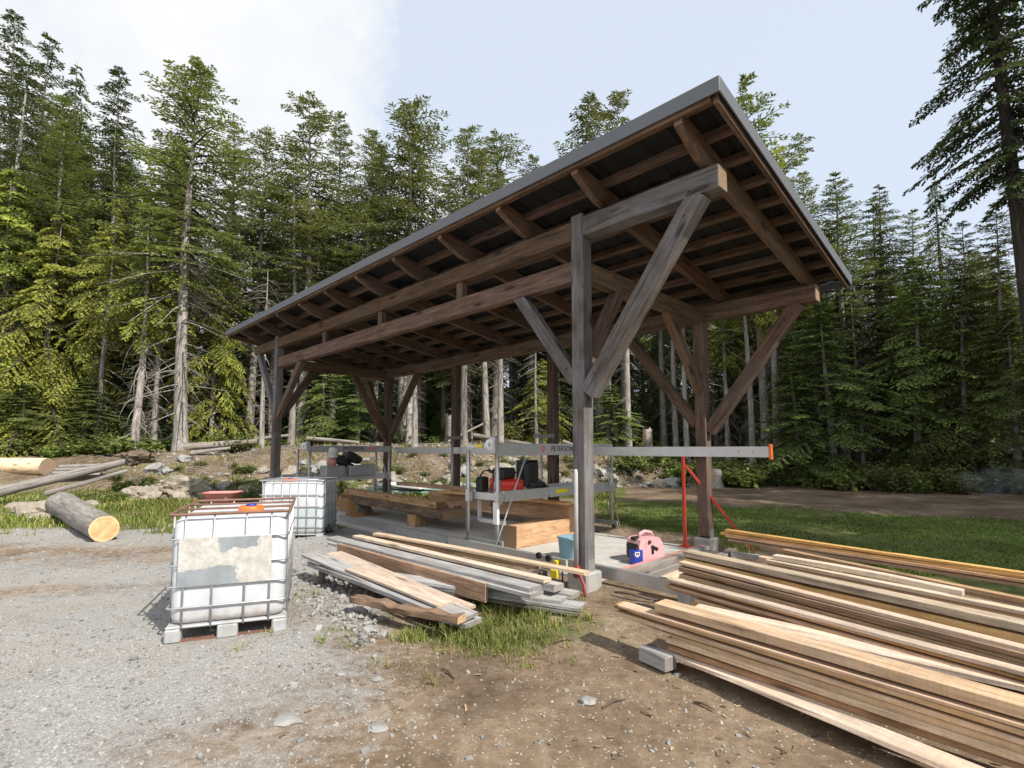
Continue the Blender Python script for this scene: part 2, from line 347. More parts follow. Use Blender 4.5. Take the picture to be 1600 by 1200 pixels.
def zones(x,y):
    """gravel, grass, forest floor, dark wet dirt and shade painted on the track"""
    yy=max(y,1.5);a=x/yy;d=y-lerp_tab(TOE,max(-1.6,min(1.6,a)))
    n=noise.noise(Vector((x*.5,y*.5,1)));n2=noise.noise(Vector((x*1.7,y*1.7,8)))
    v=(x-O.x)*V.x+(y-O.y)*V.y;u=(x-O.x)*U.x+(y-O.y)*U.y
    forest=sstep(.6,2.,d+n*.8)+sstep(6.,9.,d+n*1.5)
    g=0.
    # gravel yard at the left, brown wheel tracks across it
    if v<0.3 or y>9:
        g=sstep(-.2,-2.9,x+.12*(y-4)+.9*n+.6*n2)*(1-sstep(11.0,13.,y+n*1.2))
        trk=max(math.exp(-((y-8.7-.1*(x+8)+.6*n)/1.25)**2),.9*math.exp(-((y-6.3-.15*(x+6)+.7*n)/.45)**2))*sstep(-3.2,-5.5,x)
        g*=1-min(1,.85*trk*(.8+.6*n2))
    gr=0.
    if x<-2 :                       # rough grass at the left edge of the yard
        gr=max(gr,sstep(10.6,12.6,y+1.4*n+.8*n2+(.12*(x+9)))*(1-min(1,forest)*.75)*sstep(-.25,.35,n+.6*n2+.35))
    if x<-2: gr=max(gr,.8*sstep(.1,.5,n2)*sstep(10,11.5,y)*(1-min(1,forest)))
    if a>-.32 and a<.22 and y>12: gr=max(gr,.75*sstep(16.2,17.8,y+n)*(1-min(1,forest))+.25*sstep(.1,.5,n2)*(1-min(1,forest)))
    if v>3.9 and a>.1:              # shaded lawn behind the lumber, then the dirt track
        gr=max(gr,sstep(3.9,4.6,v+.3*n2)*(1-sstep(-.5,.35,y-lerp_tab(LAWN,a)+.5*n+.35*n2))*sstep(1.6,2.8,x)*(.78+.35*n2))
    if u<-1.6 and v>2.6: gr=max(gr,.7*sstep(2.6,3.6,v)*(1-sstep(-.5,.35,y-lerp_tab(LAWN,a))))
    t=math.exp(-(((x+.1)/1.25)**2+((y-5.05)/.75)**2)) # tufts by the grey planks
    gr=max(gr,.55*sstep(.3,.95,t+.55*n2+.25*noise.noise(Vector((x*4,y*4,2)))))
    dark=sstep(-.35,.3,n+.8*n2)*math.exp(-(((x+.75)/1.15)**2+((y-3.95)/.8)**2))
    if v>4 and a>.1 and y>12.3:dark=max(dark,.5+.5*n2+.3*math.sin((y-.35*x)*2.3+2*n))  # darker track earth, its deeper streaky shade painted into the soil colour
    return g*(1-gr),gr,forest,dark
def axis(lo,hi,step,far,neg):
    a=[];x=lo
    while x<=hi+1e-6:a.append(x);x+=step
    s=step;x=hi
    while x<far:s*=1.16;x+=s;a.append(x)
    s=step;x=lo;pre=[]
    while x>neg:s*=1.16;x-=s;pre.append(x)
    return pre[::-1]+a
xs=axis(-15,13,.16,420,-420);ys=axis(1.2,24,.16,420,-60)
def build_ground():
    nx,ny=len(xs),len(ys)
    vs=[(x,y,Hh(x,y)) for y in ys for x in xs]
    fs=[(j*nx+i,j*nx+i+1,(j+1)*nx+i+1,(j+1)*nx+i) for j in range(ny-1) for i in range(nx-1)]
    me=bpy.data.meshes.new('ground');me.from_pydata(vs,[],fs)
    at=me.color_attributes.new('zone','FLOAT_COLOR','POINT')
    buf=[]
    for x,y,z in vs:buf+=list(zones(x,y))
    at.data.foreach_set('color',buf)
    me.polygons.foreach_set('use_smooth',[True]*len(fs))
    m,nt,b=newmat('ground_soil');tc=nt.new('ShaderNodeTexCoord').outputs['Object']
    at=nt.new('ShaderNodeVertexColor',layer_name='zone')
    sep=nt.new('ShaderNodeSeparateColor',ins={0:at.outputs[0]})
    n1=nt.noise(tc,1.1,5,.6);n2=nt.noise(tc,9,6,.65);n3=nt.noise(tc,60,5,.7)
    tw=nt.new('ShaderNodeVectorMath',operation='ADD',ins={0:tc,1:nt.new('ShaderNodeVectorMath',operation='SCALE',ins={0:nt.new('ShaderNodeTexNoise',ins={'Vector':tc,'Scale':40.}).outputs['Color'],'Scale':.018}).outputs[0]}).outputs[0]
    v1=nt.new('ShaderNodeTexVoronoi',ins={'Vector':tw,'Scale':48.});v2=nt.new('ShaderNodeTexVoronoi',ins={'Vector':tc,'Scale':85.})
    c1=nt.ramp(nt.new('ShaderNodeSeparateColor',ins={0:v1.outputs['Color']}).outputs[0],[(0.,(.19,.19,.19)),(.4,(.32,.32,.315)),(.75,(.42,.415,.405)),(1.,(.54,.535,.52))])
    c2=nt.ramp(nt.new('ShaderNodeSeparateColor',ins={0:v2.outputs['Color']}).outputs[0],[(0.,(.34,.33,.31)),(.5,(.46,.445,.42)),(1.,(.55,.535,.51))])
    e1=nt.ramp(v1.outputs['Distance'],[(.3,1.),(.65,.6)])
    grav=nt.mix(nt.ramp(n2,[(.42,0.),(.6,1.)]),c2,c1);grav=nt.mix(.8,grav,e1,'MULTIPLY');fines=nt.ramp(nt.math('ADD',nt.math('MULTIPLY',n3,.65),nt.math('MULTIPLY',nt.noise(tc,150,4,.7),.35)),[(.3,(.145,.142,.138)),(.5,(.29,.285,.275)),(.7,(.42,.412,.395))]);keep=nt.math('MULTIPLY',nt.ramp(nt.new('ShaderNodeSeparateColor',ins={0:v1.outputs['Color']}).outputs[2],[(.5,0.),(.55,1.)]),nt.ramp(v1.outputs['Distance'],[(.36,1.),(.46,0.)]));grav=nt.mix(keep,fines,grav)
    grav=nt.mix(nt.ramp(n1,[(.45,.0),(.66,.5)]),grav,(.31,.255,.2))
    dirt=nt.ramp(nt.math('ADD',nt.math('MULTIPLY',n1,.5),nt.math('MULTIPLY',n2,.5)),[(.32,(.105,.073,.049)),(.5,(.205,.15,.102)),(.66,(.32,.25,.178))])
    peb=nt.ramp(nt.new('ShaderNodeSeparateColor',ins={0:v1.outputs['Color']}).outputs[1],[(.86,0.),(.9,1.)]);peb=nt.math('MULTIPLY',peb,nt.ramp(v1.outputs['Distance'],[(.25,1.),(.4,0.)]))
    dirt=nt.mix(peb,dirt,(.45,.42,.38));dirt=nt.mix(.35,dirt,nt.ramp(n3,[(.3,.5),(.7,1.35)]),'MULTIPLY')
    dirt=nt.mix(at.outputs['Alpha'],dirt,nt.ramp(n2,[(.3,(.065,.047,.033)),(.7,(.14,.1,.07))]))
    grass=nt.ramp(nt.math('ADD',nt.math('MULTIPLY',n2,.55),nt.math('MULTIPLY',nt.noise(tc,.7,4,.6),.45)),[(.3,(.06,.075,.025)),(.5,(.1,.115,.035)),(.68,(.2,.165,.08))])
    forest=nt.ramp(nt.math('ADD',nt.math('MULTIPLY',n1,.5),nt.math('MULTIPLY',n2,.5)),[(.3,(.055,.042,.03)),(.45,(.13,.098,.066)),(.56,(.205,.16,.115)),(.7,(.3,.25,.19))])
    nb=nt.math('SUBTRACT',nt.math('MULTIPLY',n2,.8),.4)
    def edge(x):return nt.ramp(nt.math('ADD',x,nb),[(.38,0.),(.62,1.)])
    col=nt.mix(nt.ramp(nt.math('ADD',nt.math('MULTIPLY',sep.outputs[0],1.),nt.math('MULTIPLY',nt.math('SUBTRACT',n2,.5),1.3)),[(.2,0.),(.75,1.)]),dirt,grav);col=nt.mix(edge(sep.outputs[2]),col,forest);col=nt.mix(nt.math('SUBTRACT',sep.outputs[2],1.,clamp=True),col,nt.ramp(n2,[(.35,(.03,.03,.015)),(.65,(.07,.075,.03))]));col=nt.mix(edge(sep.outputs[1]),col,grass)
    nt.l.new(col,b.inputs['Base Color']);b.inputs['Roughness'].default_value=.95;b.inputs['Specular IOR Level'].default_value=.15
    hgt=nt.math('ADD',nt.math('ADD',nt.math('MULTIPLY',n2,1.),nt.math('MULTIPLY',n3,.3)),nt.math('MULTIPLY',nt.math('MULTIPLY',nt.math('SUBTRACT',.6,nt.math('MINIMUM',v1.outputs['Distance'],.5)),.45),nt.math('ADD',.3,sep.outputs[0])))
    bp=nt.new('ShaderNodeBump',ins={'Strength':.6,'Distance':.025,'Height':hgt});nt.l.new(bp.outputs[0],b.inputs['Normal'])
    me.materials.append(m);o=put('ground',me);tag(o,kind='structure')
build_ground()
# ---- loose stones, grass
ICO_V=[];ICO_F=[]
def _ico():
    bm=bmesh.new();bmesh.ops.create_icosphere(bm,subdivisions=1,radius=1)
    for v in bm.verts:ICO_V.append(v.co.copy())
    for f in bm.faces:ICO_F.append(tuple(v.index for v in f.verts))
    bm.free()
_ico()
def stone_into(mb,p,s,rg):
    e=Euler((rg.uniform(0,6),rg.uniform(0,6),rg.uniform(0,6))).to_matrix();sc=Vector((rg.uniform(.7,1.3),rg.uniform(.6,1.1),rg.uniform(.45,.8)))*s
    k=rg.uniform(0,100)
    vs=[]
    for c in ICO_V:
        q=c*(1+.75*noise.noise(c*1.6+Vector((k,0,0))))
        q=e@Vector((q.x*sc.x,q.y*sc.y,q.z*sc.z));q.z*=.8;vs.append(q+p)
    mb.add(vs,ICO_F)
def pebble_mat():
    m,nt,b=newmat('gravel_stones');isl=nt.new('ShaderNodeNewGeometry').outputs['Random Per Island'];tc=nt.new('ShaderNodeTexCoord').outputs['Object']
    c=nt.ramp(isl,[(0.,(.16,.158,.155)),(.35,(.26,.256,.246)),(.6,(.315,.307,.293)),(.85,(.27,.25,.225)),(1.,(.38,.372,.355))])
    c=nt.mix(.5,c,nt.ramp(nt.noise(tc,45,4,.7),[(.3,.55),(.7,1.35)]),'MULTIPLY')
    nt.l.new(c,b.inputs['Base Color']);b.inputs['Roughness'].default_value=.9;return m
M['pebble']=pebble_mat()
def scatter_stones():
    mb=MB();rg=random.Random(3);n=0
    while n<9500:
        y=1.9+rg.random()**1.7*9.5;x=rg.uniform(-1.02,.55)*y
        g,gr,fo,dk=zones(x,y);v=(x-O.x)*V.x+(y-O.y)*V.y;u=(x-O.x)*U.x+(y-O.y)*U.y
        if v>-.5 and u>-3:continue
        if rg.random()>g*.9+.09:continue
        s=(.005+.014*rg.random()**3.5)*(1+.05*y)
        if rg.random()<.012:s*=2
        stone_into(mb,Vector((x,y,Hh(x,y)+s*.15)),s,rg);n+=1
    n=0
    while n<4500:
        y=1.9+rg.random()**1.3*3.6;x=rg.uniform(-1.02,.4)*y
        if rg.random()>zones(x,y)[0]*.95+.05:continue
        s=.004+.013*rg.random()**2.5;stone_into(mb,Vector((x,y,Hh(x,y)+s*.12)),s,rg);n+=1
    # heap of crushed rock between the white tote and the grey planks
    for i in range(800):
        t=rg.random();c=onz(470+120*t+rg.gauss(0,14),905+65*t+rg.gauss(0,22),-.08)
        s=.012+.036*rg.random()**2.2
        stone_into(mb,Vector((c.x,c.y,Hh(c.x,c.y)+s*.35)),s,rg)
    o=mb.build('gravel',M['pebble'],fix=False);tag(o,'loose grey gravel and crushed stone strewn over the yard','gravel',kind='stuff')
scatter_stones()
def scatter_chips():
    mb=MB();rg=random.Random(15);n=0
    while n<1000:
        u=rg.uniform(-4.5,7);v=rg.gauss(-1.2,1.1) if n<750 else rg.uniform(3.6,5)
        p=W(u,v)
        if p.y<1.8 or (-.5<v<3.4 and u>-.1):continue
        z=Hh(p.x,p.y)+.006;a=rg.uniform(0,6.28);L=rg.uniform(.008,.035)*rg.random()+.006;w=L*rg.uniform(.15,.5)
        d=Vector((math.cos(a),math.sin(a),rg.uniform(-.2,.2)))*L;q=Vector((-d.y,d.x,0)).normalized()*w;c=Vector((p.x,p.y,z));t=Vector((0,0,.004))
        mb.add([c-d-q,c+d-q*.6,c+d*1.1+q*.5,c-d+q,c-d-q+t,c+d-q*.6+t,c+d*1.1+q*.5+t,c-d+q+t],[(4,5,6,7),(0,1,5,4),(1,2,6,5),(2,3,7,6),(3,0,4,7)]);n+=1
    m,nt,b=newmat('bark_chips');isl=nt.new('ShaderNodeNewGeometry').outputs['Random Per Island']
    nt.l.new(nt.ramp(isl,[(0.,(.08,.05,.03)),(.5,(.19,.13,.08)),(.8,(.33,.23,.14)),(1.,(.5,.37,.23))]),b.inputs['Base Color']);b.inputs['Roughness'].default_value=.9
    tag(mb.build('wood_chips',m,fix=False),'bark scraps and wood chips strewn on the dirt around the lumber','wood chips',kind='stuff')
scatter_chips()
def blade(mb,p,h,w,rg,lean=.5):
    a=rg.uniform(0,6.283);d=Vector((math.cos(a),math.sin(a),0));q=Vector((-d.y,d.x,0))*w
    l=h*lean*rg.uniform(.2,1.3);m=p+d*l*.35+Vector((0,0,h*.6));t=p+d*l+Vector((0,0,h*rg.uniform(.75,1)))
    mb.add([p-q,p+q,m+q*.7,m-q*.7,t],[(0,1,2,3),(3,2,4)])
def scatter_grass():
    rg=random.Random(5);lawn=MB();n=0
    while n<26000:
        y=7.0+rg.random()**1.3*9;x=rg.uniform(.1,1.05)*y
        if rg.random()>zones(x,y)[1]*(.55+.9*noise.noise(Vector((x*.7,y*.7,6)))):continue
        if (x-O.x)*V.x+(y-O.y)*V.y<3.9 and (x-O.x)*U.x+(y-O.y)*U.y>-1.5:continue
        blade(lawn,Vector((x,y,Hh(x,y)-.005)),rg.uniform(.025,.06),.004+.0006*y,rg,.9);n+=1
    o=lawn.build('lawn_grass',M['l_lawn'],fix=False);tag(o,'short shaded lawn grass behind the lumber pile','grass',kind='stuff')
    g=MB();st=MB();n=0
    def tuft(x,y,k,h,sp):
        for i in range(k):
            X=x+rg.gauss(0,sp);Y=y+rg.gauss(0,sp)
            (blade(st,Vector((X,Y,Hh(X,Y)-.01)),h*rg.uniform(.5,1.1),.0025,rg,1.) if rg.random()<.3 else blade(g,Vector((X,Y,Hh(X,Y)-.01)),h*rg.uniform(.45,1.1),.0022+.0006*y,rg,.9))
    for i in range(330):                     # clump below the grey planks
        px=rg.triangular(600,930,770);py=rg.triangular(905,1045,965)
        if py<975-.32*(px-700)*.4 and px<690:continue
        c=onz(px,py,-.06)
        if zones(c.x,c.y)[1]>.2 or rg.random()<.25:tuft(c.x,c.y,24,rg.uniform(.05,.17)*(.6 if py>1000 else 1),rg.uniform(.03,.1))
    for px,py in((935,925),(930,915),(600,965),(555,990),(505,1000),(520,985),(470,930),(490,925),(455,925),(380,1010),(425,985),(545,1005),(660,1068),(590,1040),(680,1060),(690,1015),(640,1035),(860,1000)):
        c=onz(px,py,-.08);tuft(c.x,c.y,20,rg.uniform(.06,.11),.05)
    n=0
    while n<15000:                           # rough grass at the left and behind the shed
        y=10.3+rg.random()*9.5;x=rg.uniform(-1.05,.2)*y
        z=zones(x,y)
        if rg.random()>z[1]*(1-.7*min(1,z[2])):continue
        if -.5<(x-O.x)*V.x+(y-O.y)*V.y<4 and -2<(x-O.x)*U.x+(y-O.y)*U.y<11.6:continue
        h=rg.uniform(.05,.2)*(1.4 if noise.noise(Vector((x*.8,y*.8,2)))>.1 else .8)
        blade(st if rg.random()<.15 else g,Vector((x,y,Hh(x,y)-.01)),h,.007+.0005*y,rg,.8);n+=1
    n=0
    while n<7000:
        px=rg.uniform(150,1000);a=(px-800)/805.;Y=lerp_tab(TOE,a)+rg.uniform(-.5,6);x=a*Y
        if noise.noise(Vector((x*.9,Y*.9,4)))<.05+.2*rg.random():n+=.3;continue
        blade(st if rg.random()<.45 else g,Vector((x,Y,Hh(x,Y)-.01)),rg.uniform(.08,.3),.016,rg,.9);n+=1
    for px,py in((1150,855),(1175,848),(1200,850),(1160,860),(1215,858),(1140,850),(1185,856)):
        c=onz(px,py,0);tuft(c.x,c.y,45,.3,.12)
    o=g.build('grass',M['l_grass'],fix=False);tag(o,'rough green grass tufts around the yard edges','grass',kind='stuff')
    o=st.build('dry_grass',M['l_straw'],fix=False);tag(o,'dry straw coloured grass stems among the green tufts','grass',kind='stuff')
scatter_grass()
# ------------------------------------------------------------------ timber helpers
def frame(p0,p1,up=Vector((0,0,1))):
    x=(p1-p0).normalized();y=up.cross(x)
    if y.length<1e-4:y=V.copy() if abs(x.z)>.9 else Vector((0,1,0))
    y.normalize();z=x.cross(y)
    return Matrix(((x.x,y.x,z.x,p0.x),(x.y,y.y,z.y,p0.y),(x.z,y.z,z.z,p0.z),(0,0,0,1)))
def timber(name,p0,p1,w,h,mat,parent=None,ch=.006,up=Vector((0,0,1))):
    """solid timber from p0 to p1 (centre line), w across, h deep"""
    L=(p1-p0).length;b=MB();b.box((L/2,0,0),(L,w,h),ch=ch)
    return b.build(name,mat,parent,frame(p0,p1,up),fix=False)
def plank(name,L,Rr,w,t,mat,seed,label,group,total=None,warp=.012,cat='board',waney=0,tilt=0.,ext0=0.,rough=0.):
    """board whose top front edge runs L->Rr (carried on to length `total`); width lies away from the viewer"""
    d=(Rr-L);ln=total or d.length;d.normalize()
    side=Vector((0,0,1)).cross(d)
    if side.y<0:side=-side
    rg=random.Random(seed);b=MB();n=46 if rough else 14;ch=.004;L=L-d*ext0;ln+=ext0
    x=d;y=side.normalized();z=x.cross(y);
    if z.z<0:z=-z
    flip=x.cross(y).z<0
    vs=[];fs=[]
    ph=rg.uniform(0,6);k=rg.uniform(0,50)
    for i in range(n+1):
        s=i/n;X=s*ln;dz=warp*math.sin(ph+s*3.1)+warp*.3*noise.noise(Vector((s*4,k,0)));dy=.5*warp*math.sin(ph*2+s*2.3)
        wa=waney*(noise.noise(Vector((X*2.2,k,3)))+.4*noise.noise(Vector((X*7,k,1)))) if waney else 0
        tz=tilt*w
        rz_=[rough*noise.noise(Vector((X*6,k+j*3,2))) for j in range(4)]
        prof=[(wa,-ch),(wa+ch,0),(w-ch,tz),(w,tz-ch),(w,tz-t+ch),(w-ch,tz-t),(wa*.3+ch,-t),(wa*.3,-t+ch)]
        for j,(yy,zz) in enumerate(prof):vs.append((X,yy+dy,zz+dz+(rz_[j] if j<4 else 0)))
    m=8
    for i in range(n):
        for j in range(m):
            j2=(j+1)%m;fs.append((i*m+j,i*m+j2,(i+1)*m+j2,(i+1)*m+j))
    fs.append(tuple(range(m))[::-1]);fs.append(tuple(n*m+j for j in range(m)))
    b.add(vs,fs)
    Mx=Matrix(((x.x,y.x,z.x,L.x),(x.y,y.y,z.y,L.y),(x.z,y.z,z.z,L.z),(0,0,0,1)))
    return tag(b.build(name,mat,None,Mx),label,cat,group)
# ------------------------------------------------------------------ the shed
LB,WB,PS=10.04,3.324,.19
def zr(v):return 5.03-.158*(v+.57)
shed=thing('timber_shed','open timber frame shed with single slope metal roof over the sawmill','shed',W(5,1.7,0))
SG,SD=M['shed_grey'],M['shed']
def post(u,v,z1,mat,z0=.19):
    b=MB();b.box(((z1-z0)/2,0,0),(z1-z0,PS,PS),ch=.012)
    p0=W(u+PS/2,v+PS/2,z0);o=b.build('post',mat,shed,frame(p0,p0+Vector((0,0,1)),up=U),fix=False)
    c=MB();c.box(W(u+PS/2,v+PS/2,.02),(.31,.31,.3),M=Matrix.Rotation(TH,3,'Z'),ch=.02)
    c.build('pier',M['block'],shed,fix=False)
    for sg in(-1,1):
        k=MB();k.box(W(u+PS/2+sg*(PS/2+.006),v+PS/2,.24),(.012,.12,.14),M=Matrix.Rotation(math.atan2(U.y,U.x),3,'Z'));k.build('post_bracket',M['steel'],o,fix=False)
    return o
post(0,0,4.62,SG);post(LB,0,4.62,SG)
for u in(0,LB/3,2*LB/3,LB):post(u,WB,3.83,SD)
def bm(name,a,b_,w,h,mat=None,ch=.008):return timber(name,W(*a),W(*b_),w,h,mat or SD,shed,ch)
c=PS/2
# front plate beam in two lengths, girts, rear plate beam
bm('plate_beam',(-1.74,c,4.43),(-.004,c,4.43),.21,.25,SG)
bm('plate_beam',(PS+.004,c,4.43),(LB+1.75,c,4.43),.16,.25)
bm('girt',(PS+.003,c,3.9),(LB-.003,c,3.9),.15,.27,M['shed'])
bm('plate_beam',(-1.72,WB+c,3.94),(LB+1.7,WB+c,3.94),.2,.245)
for u in(0,LB):bm('cross_girt',(u+c,PS+.003,3.9),(u+c,WB-.003,3.9),.14,.25)
for u in(2.5,4.94,7.37):bm('strut',(u,c,4.036),(u,c,4.302),.11,.14)
# rafters with tapered curved tails
for k in range(11):
    u=-1.56+1.29*k;b=MB();top=lambda v:zr(v)-.075
    prof=[(-.5,top(-.5)),(WB+.72,top(WB+.72)),(WB+.72,top(WB+.72)-.15),(WB+.25,top(WB+.25)-.225),(.28,top(.28)-.27),(-.1,top(-.1)-.255),(-.28,top(-.28)-.2),(-.5,top(-.5)-.13)]
    # local frame: x runs down the slope
    p0=W(u,0,top(0));p1=W(u,1,top(1));fr=frame(p0,p1);inv=fr.inverted()
    pts=[inv@W(u,v,z) for v,z in prof];pts=[Vector((q.x,-.048,q.z)) for q in pts]
    b.prism(pts,(0,1,0),.088);b.build('rafter',SD,shed,fr)
# roof build-up
roof=MB();rp=MB();n=44
u0,u1,v0,v1=-1.985,12.42,-.55,WB+.83
for k in range(n):
    a=u0+(u1-u0)*k/n;d=(u1-u0)/n
    for e,(s0,s1,h0,h1) in enumerate(((0,.62,0,0),(.62,.72,0,.022),(.72,.9,.022,.022),(.9,1,.022,0))):
        A,B=a+d*s0,a+d*s1
        q=[W(A,v0,zr(v0)-.012+h0),W(B,v0,zr(v0)-.012+h1),W(B,v1,zr(v1)-.012+h1),W(A,v1,zr(v1)-.012+h0)]
        roof.add(q,[(0,1,2,3)])
        lo=[p-Vector((0,0,.006)) for p in q];rp.add(lo,[(0,3,2,1)])
ro=roof.build('roof_sheet',M['roof'],shed);rp.build('sheet_underside',M['roofin'],ro)
vv=-.5;k=0
while vv<WB+.8:
    z=zr(vv+.045)-.0215
    frm=frame(W(u0+.05,vv+.045,z-.045),W(u1-.05,vv+.045,z-.045),up=(Vector((0,0,1))+V*.158).normalized())
    b=MB();L=u1-u0-.1;b.box((L/2,0,0),(L,.085,.095),ch=.003);b.build('purlin',M['shed'],shed,frm,fix=False)
    vv+=.475
def trim(name,a,b_,w,h,mat):return timber(name,a,b_,w,h,mat,shed,.003)
trim('eave_trim',W(-2.012,-.575,zr(-.57)-.06),W(12.44,-.575,zr(-.57)-.06),.016,.15,M['trim'])
trim('eave_trim',W(-2.0,WB+.852,zr(WB+.85)-.055),W(12.43,WB+.852,zr(WB+.85)-.055),.016,.14,M['trim'])
for u in(-2.002,12.43):
    trim('rake_trim',W(u,-.565,zr(-.565)-.05),W(u,WB+.845,zr(WB+.845)-.05),.016,.15,M['trim'])
for u in(-1.945,12.38):
    trim('barge_board',W(u,-.5,zr(-.5)-.112),W(u,WB+.78,zr(WB+.78)-.112),.05,.13,SD)
trim('fascia_board',W(-1.9,-.535,zr(-.535)-.115),W(12.34,-.535,zr(-.535)-.115),.04,.11,SD)
# braces
def brace(a,b_,w,h,mat=SD):
    p,q=W(*a),W(*b_);d=(q-p);hz=Vector((d.x,d.y,0)).normalized();up=Vector((0,0,1))
    return timber('brace',p,q,w,h,mat,shed,.006)
brace((PS+.0,c,2.5),(1.22,c,3.84),.12,.17,SG)
brace((-.03,c-.02,2.32),(-1.5,c-.02,4.33),.17,.21,SG)
brace((c,PS,2.75),(c,.95,3.84),.13,.17,SD)
brace((c,WB-.0,2.62),(c,WB-1.05,3.82),.13,.17)
brace((PS,WB+c,2.05),(1.6,WB+c,3.84),.13,.18)
brace((-.02,WB+c,1.93),(-1.45,WB+c,3.84),.14,.2)
brace((LB+PS,c,2.55),(LB+1.55,c,4.33),.13,.18,SG)
brace((LB,c,2.45),(LB-1.4,c,3.8),.13,.18)
brace((LB+c,PS,2.5),(LB+c,1.1,3.84),.13,.18)
brace((LB+c,WB,2.0),(LB+c,WB-1.1,3.84),.13,.18)
brace((LB,WB+c,1.95),(LB-1.5,WB+c,3.84),.13,.18)
brace((LB+PS,WB+c,1.95),(LB+1.4,WB+c,3.84),.13,.18)
# pegs on the near post joints
for v_,zz in((-.0,(3.83,3.9,3.97)),):
    pk=MB()
    for z in zz:pk.tube([W(PS+.06,c-.078,z),W(PS+.06,c-.07,z)],.009,8)
    pk.build('peg',M['black'],shed,fix=False)
pk=MB()
for z in(4.37,4.47):pk.tube([W(-.07,c-.108,z),W(-.07,c-.1,z)],.009,8)
pk.build('peg',M['black'],shed,fix=False)
for u,v_,z in((.3,.031,2.66),(-.17,-.014,2.55),(-1.36,-.014,4.12),(-.2,WB+.021,2.2),(-1.28,WB+.021,3.6)):
    k=MB();k.tube([W(u,v_+.05,z),W(u,v_,z)],.016,9);k.build('peg',M['black'],shed,fix=False)
# ------------------------------------------------------------------ slab
b=MB();Mz=Matrix.Rotation(math.atan2(U.y,U.x),3,'Z')
b.box(W(5.65,1.85,-.06),(11.0,2.95,.13),M=Mz,ch=.012)
tag(b.build('concrete_slab',M['concrete'],fix=False),kind='structure')
b=MB()
for v_ in(1.25,2.55):b.box(W(5.65,v_,.0065),(10.9,.02,.003),M=Mz)
def edge_timber(name,a,b_,w,h,mat,label,cat='timber',g=None):
    return tag(timber(name,W(*a),W(*b_),w,h,mat,None,.006),label,cat,g)
edge_timber('edge_timber',(-.02,.75,.0),(-.02,3.15,.02),.13,.13,M['old'],'dark weathered timber along the right end of the concrete slab, nearest the slab')
edge_timber('edge_timber',(-.2,.8,-.01),(-.2,3.0,.0),.16,.11,M['old'],'dark weathered timber between the slab edge timber and the pale cross board')
edge_timber('edge_board',(-.42,.95,-.02),(-.42,2.7,.01),.14,.04,M['pale'],'pale board lying across under the left ends of the lumber pile','board')
edge_timber('red_edge_strip',(.09,.7,.03),(.09,3.3,.03),.07,.07,M['faderd'],'faded red painted strip along the right edge of the slab','strip')
# ------------------------------------------------------------------ ground track of the mill
def channel(name,p,q,h,mat,label,g):
    L=(q-p).length;b=MB()
    b.box((L/2,0,0),(L,.006,h),ch=.001)
    b.box((L/2,.036,h/2-.003),(L,.064,.006));b.box((L/2,.036,-h/2+.003),(L,.064,.006))
    b.box((.003,.034,0),(.006,.06,h-.014))
    return tag(b.build(name,mat,None,frame(p,q),fix=False),label,'track',g)
TG='aluminium ground track lengths of the sawmill'
tr=[((-1.35,.42,.09),(.62,.42,.1),.15,'shiny aluminium track running out from the near post under the lumber pile'),
    ((.66,.43,.09),(3.25,.45,.09),.13,'aluminium track on the slab edge behind the long pale plank and near post'),
    ((3.3,.45,.08),(5.4,.47,.08),.13,'dull aluminium track on the slab edge in front of the thick wood block'),
    ((5.45,.5,.07),(7.35,.52,.07),.14,'dull aluminium track on the slab edge left of the thick wood block'),
    ((7.3,.66,.1),(9.4,.85,.1),.17,'aluminium channel lying askew before the brown tarp, beside the far tote')]
for a,b_,h,l in tr:channel('ground_track',W(*b_),W(*a),h,M['alu_dull'] if 'dull' in l else M['alu'],l,TG)
# ------------------------------------------------------------------ sawmill frames
def lettering(txt,size,loc,xdir,parent,mat,name='lettering'):
    cu=bpy.data.curves.new('t','FONT');cu.body=txt;cu.size=size;cu.extrude=.0008;cu.space_character=.95;cu.align_x='CENTER';cu.align_y='CENTER'
    to=bpy.data.objects.new('t',cu);COL.objects.link(to);dg=bpy.context.evaluated_depsgraph_get();dg.update()
    me=bpy.data.meshes.new_from_object(to.evaluated_get(dg));bpy.data.objects.remove(to);me.materials.clear();me.materials.append(mat)
    x=xdir.normalized();z=Vector((0,0,1));y=z
    n=x.cross(z)
    Mx=Matrix(((x.x,y.x,n.x,loc.x),(x.y,y.y,n.y,loc.y),(x.z,y.z,n.z,loc.z),(0,0,0,1)))
    # slight emboldening comes from the offset
    return put(name,me,parent,Mx)
def cyl(b,p,q,r,n=10):b.tube([p,q],r,n)
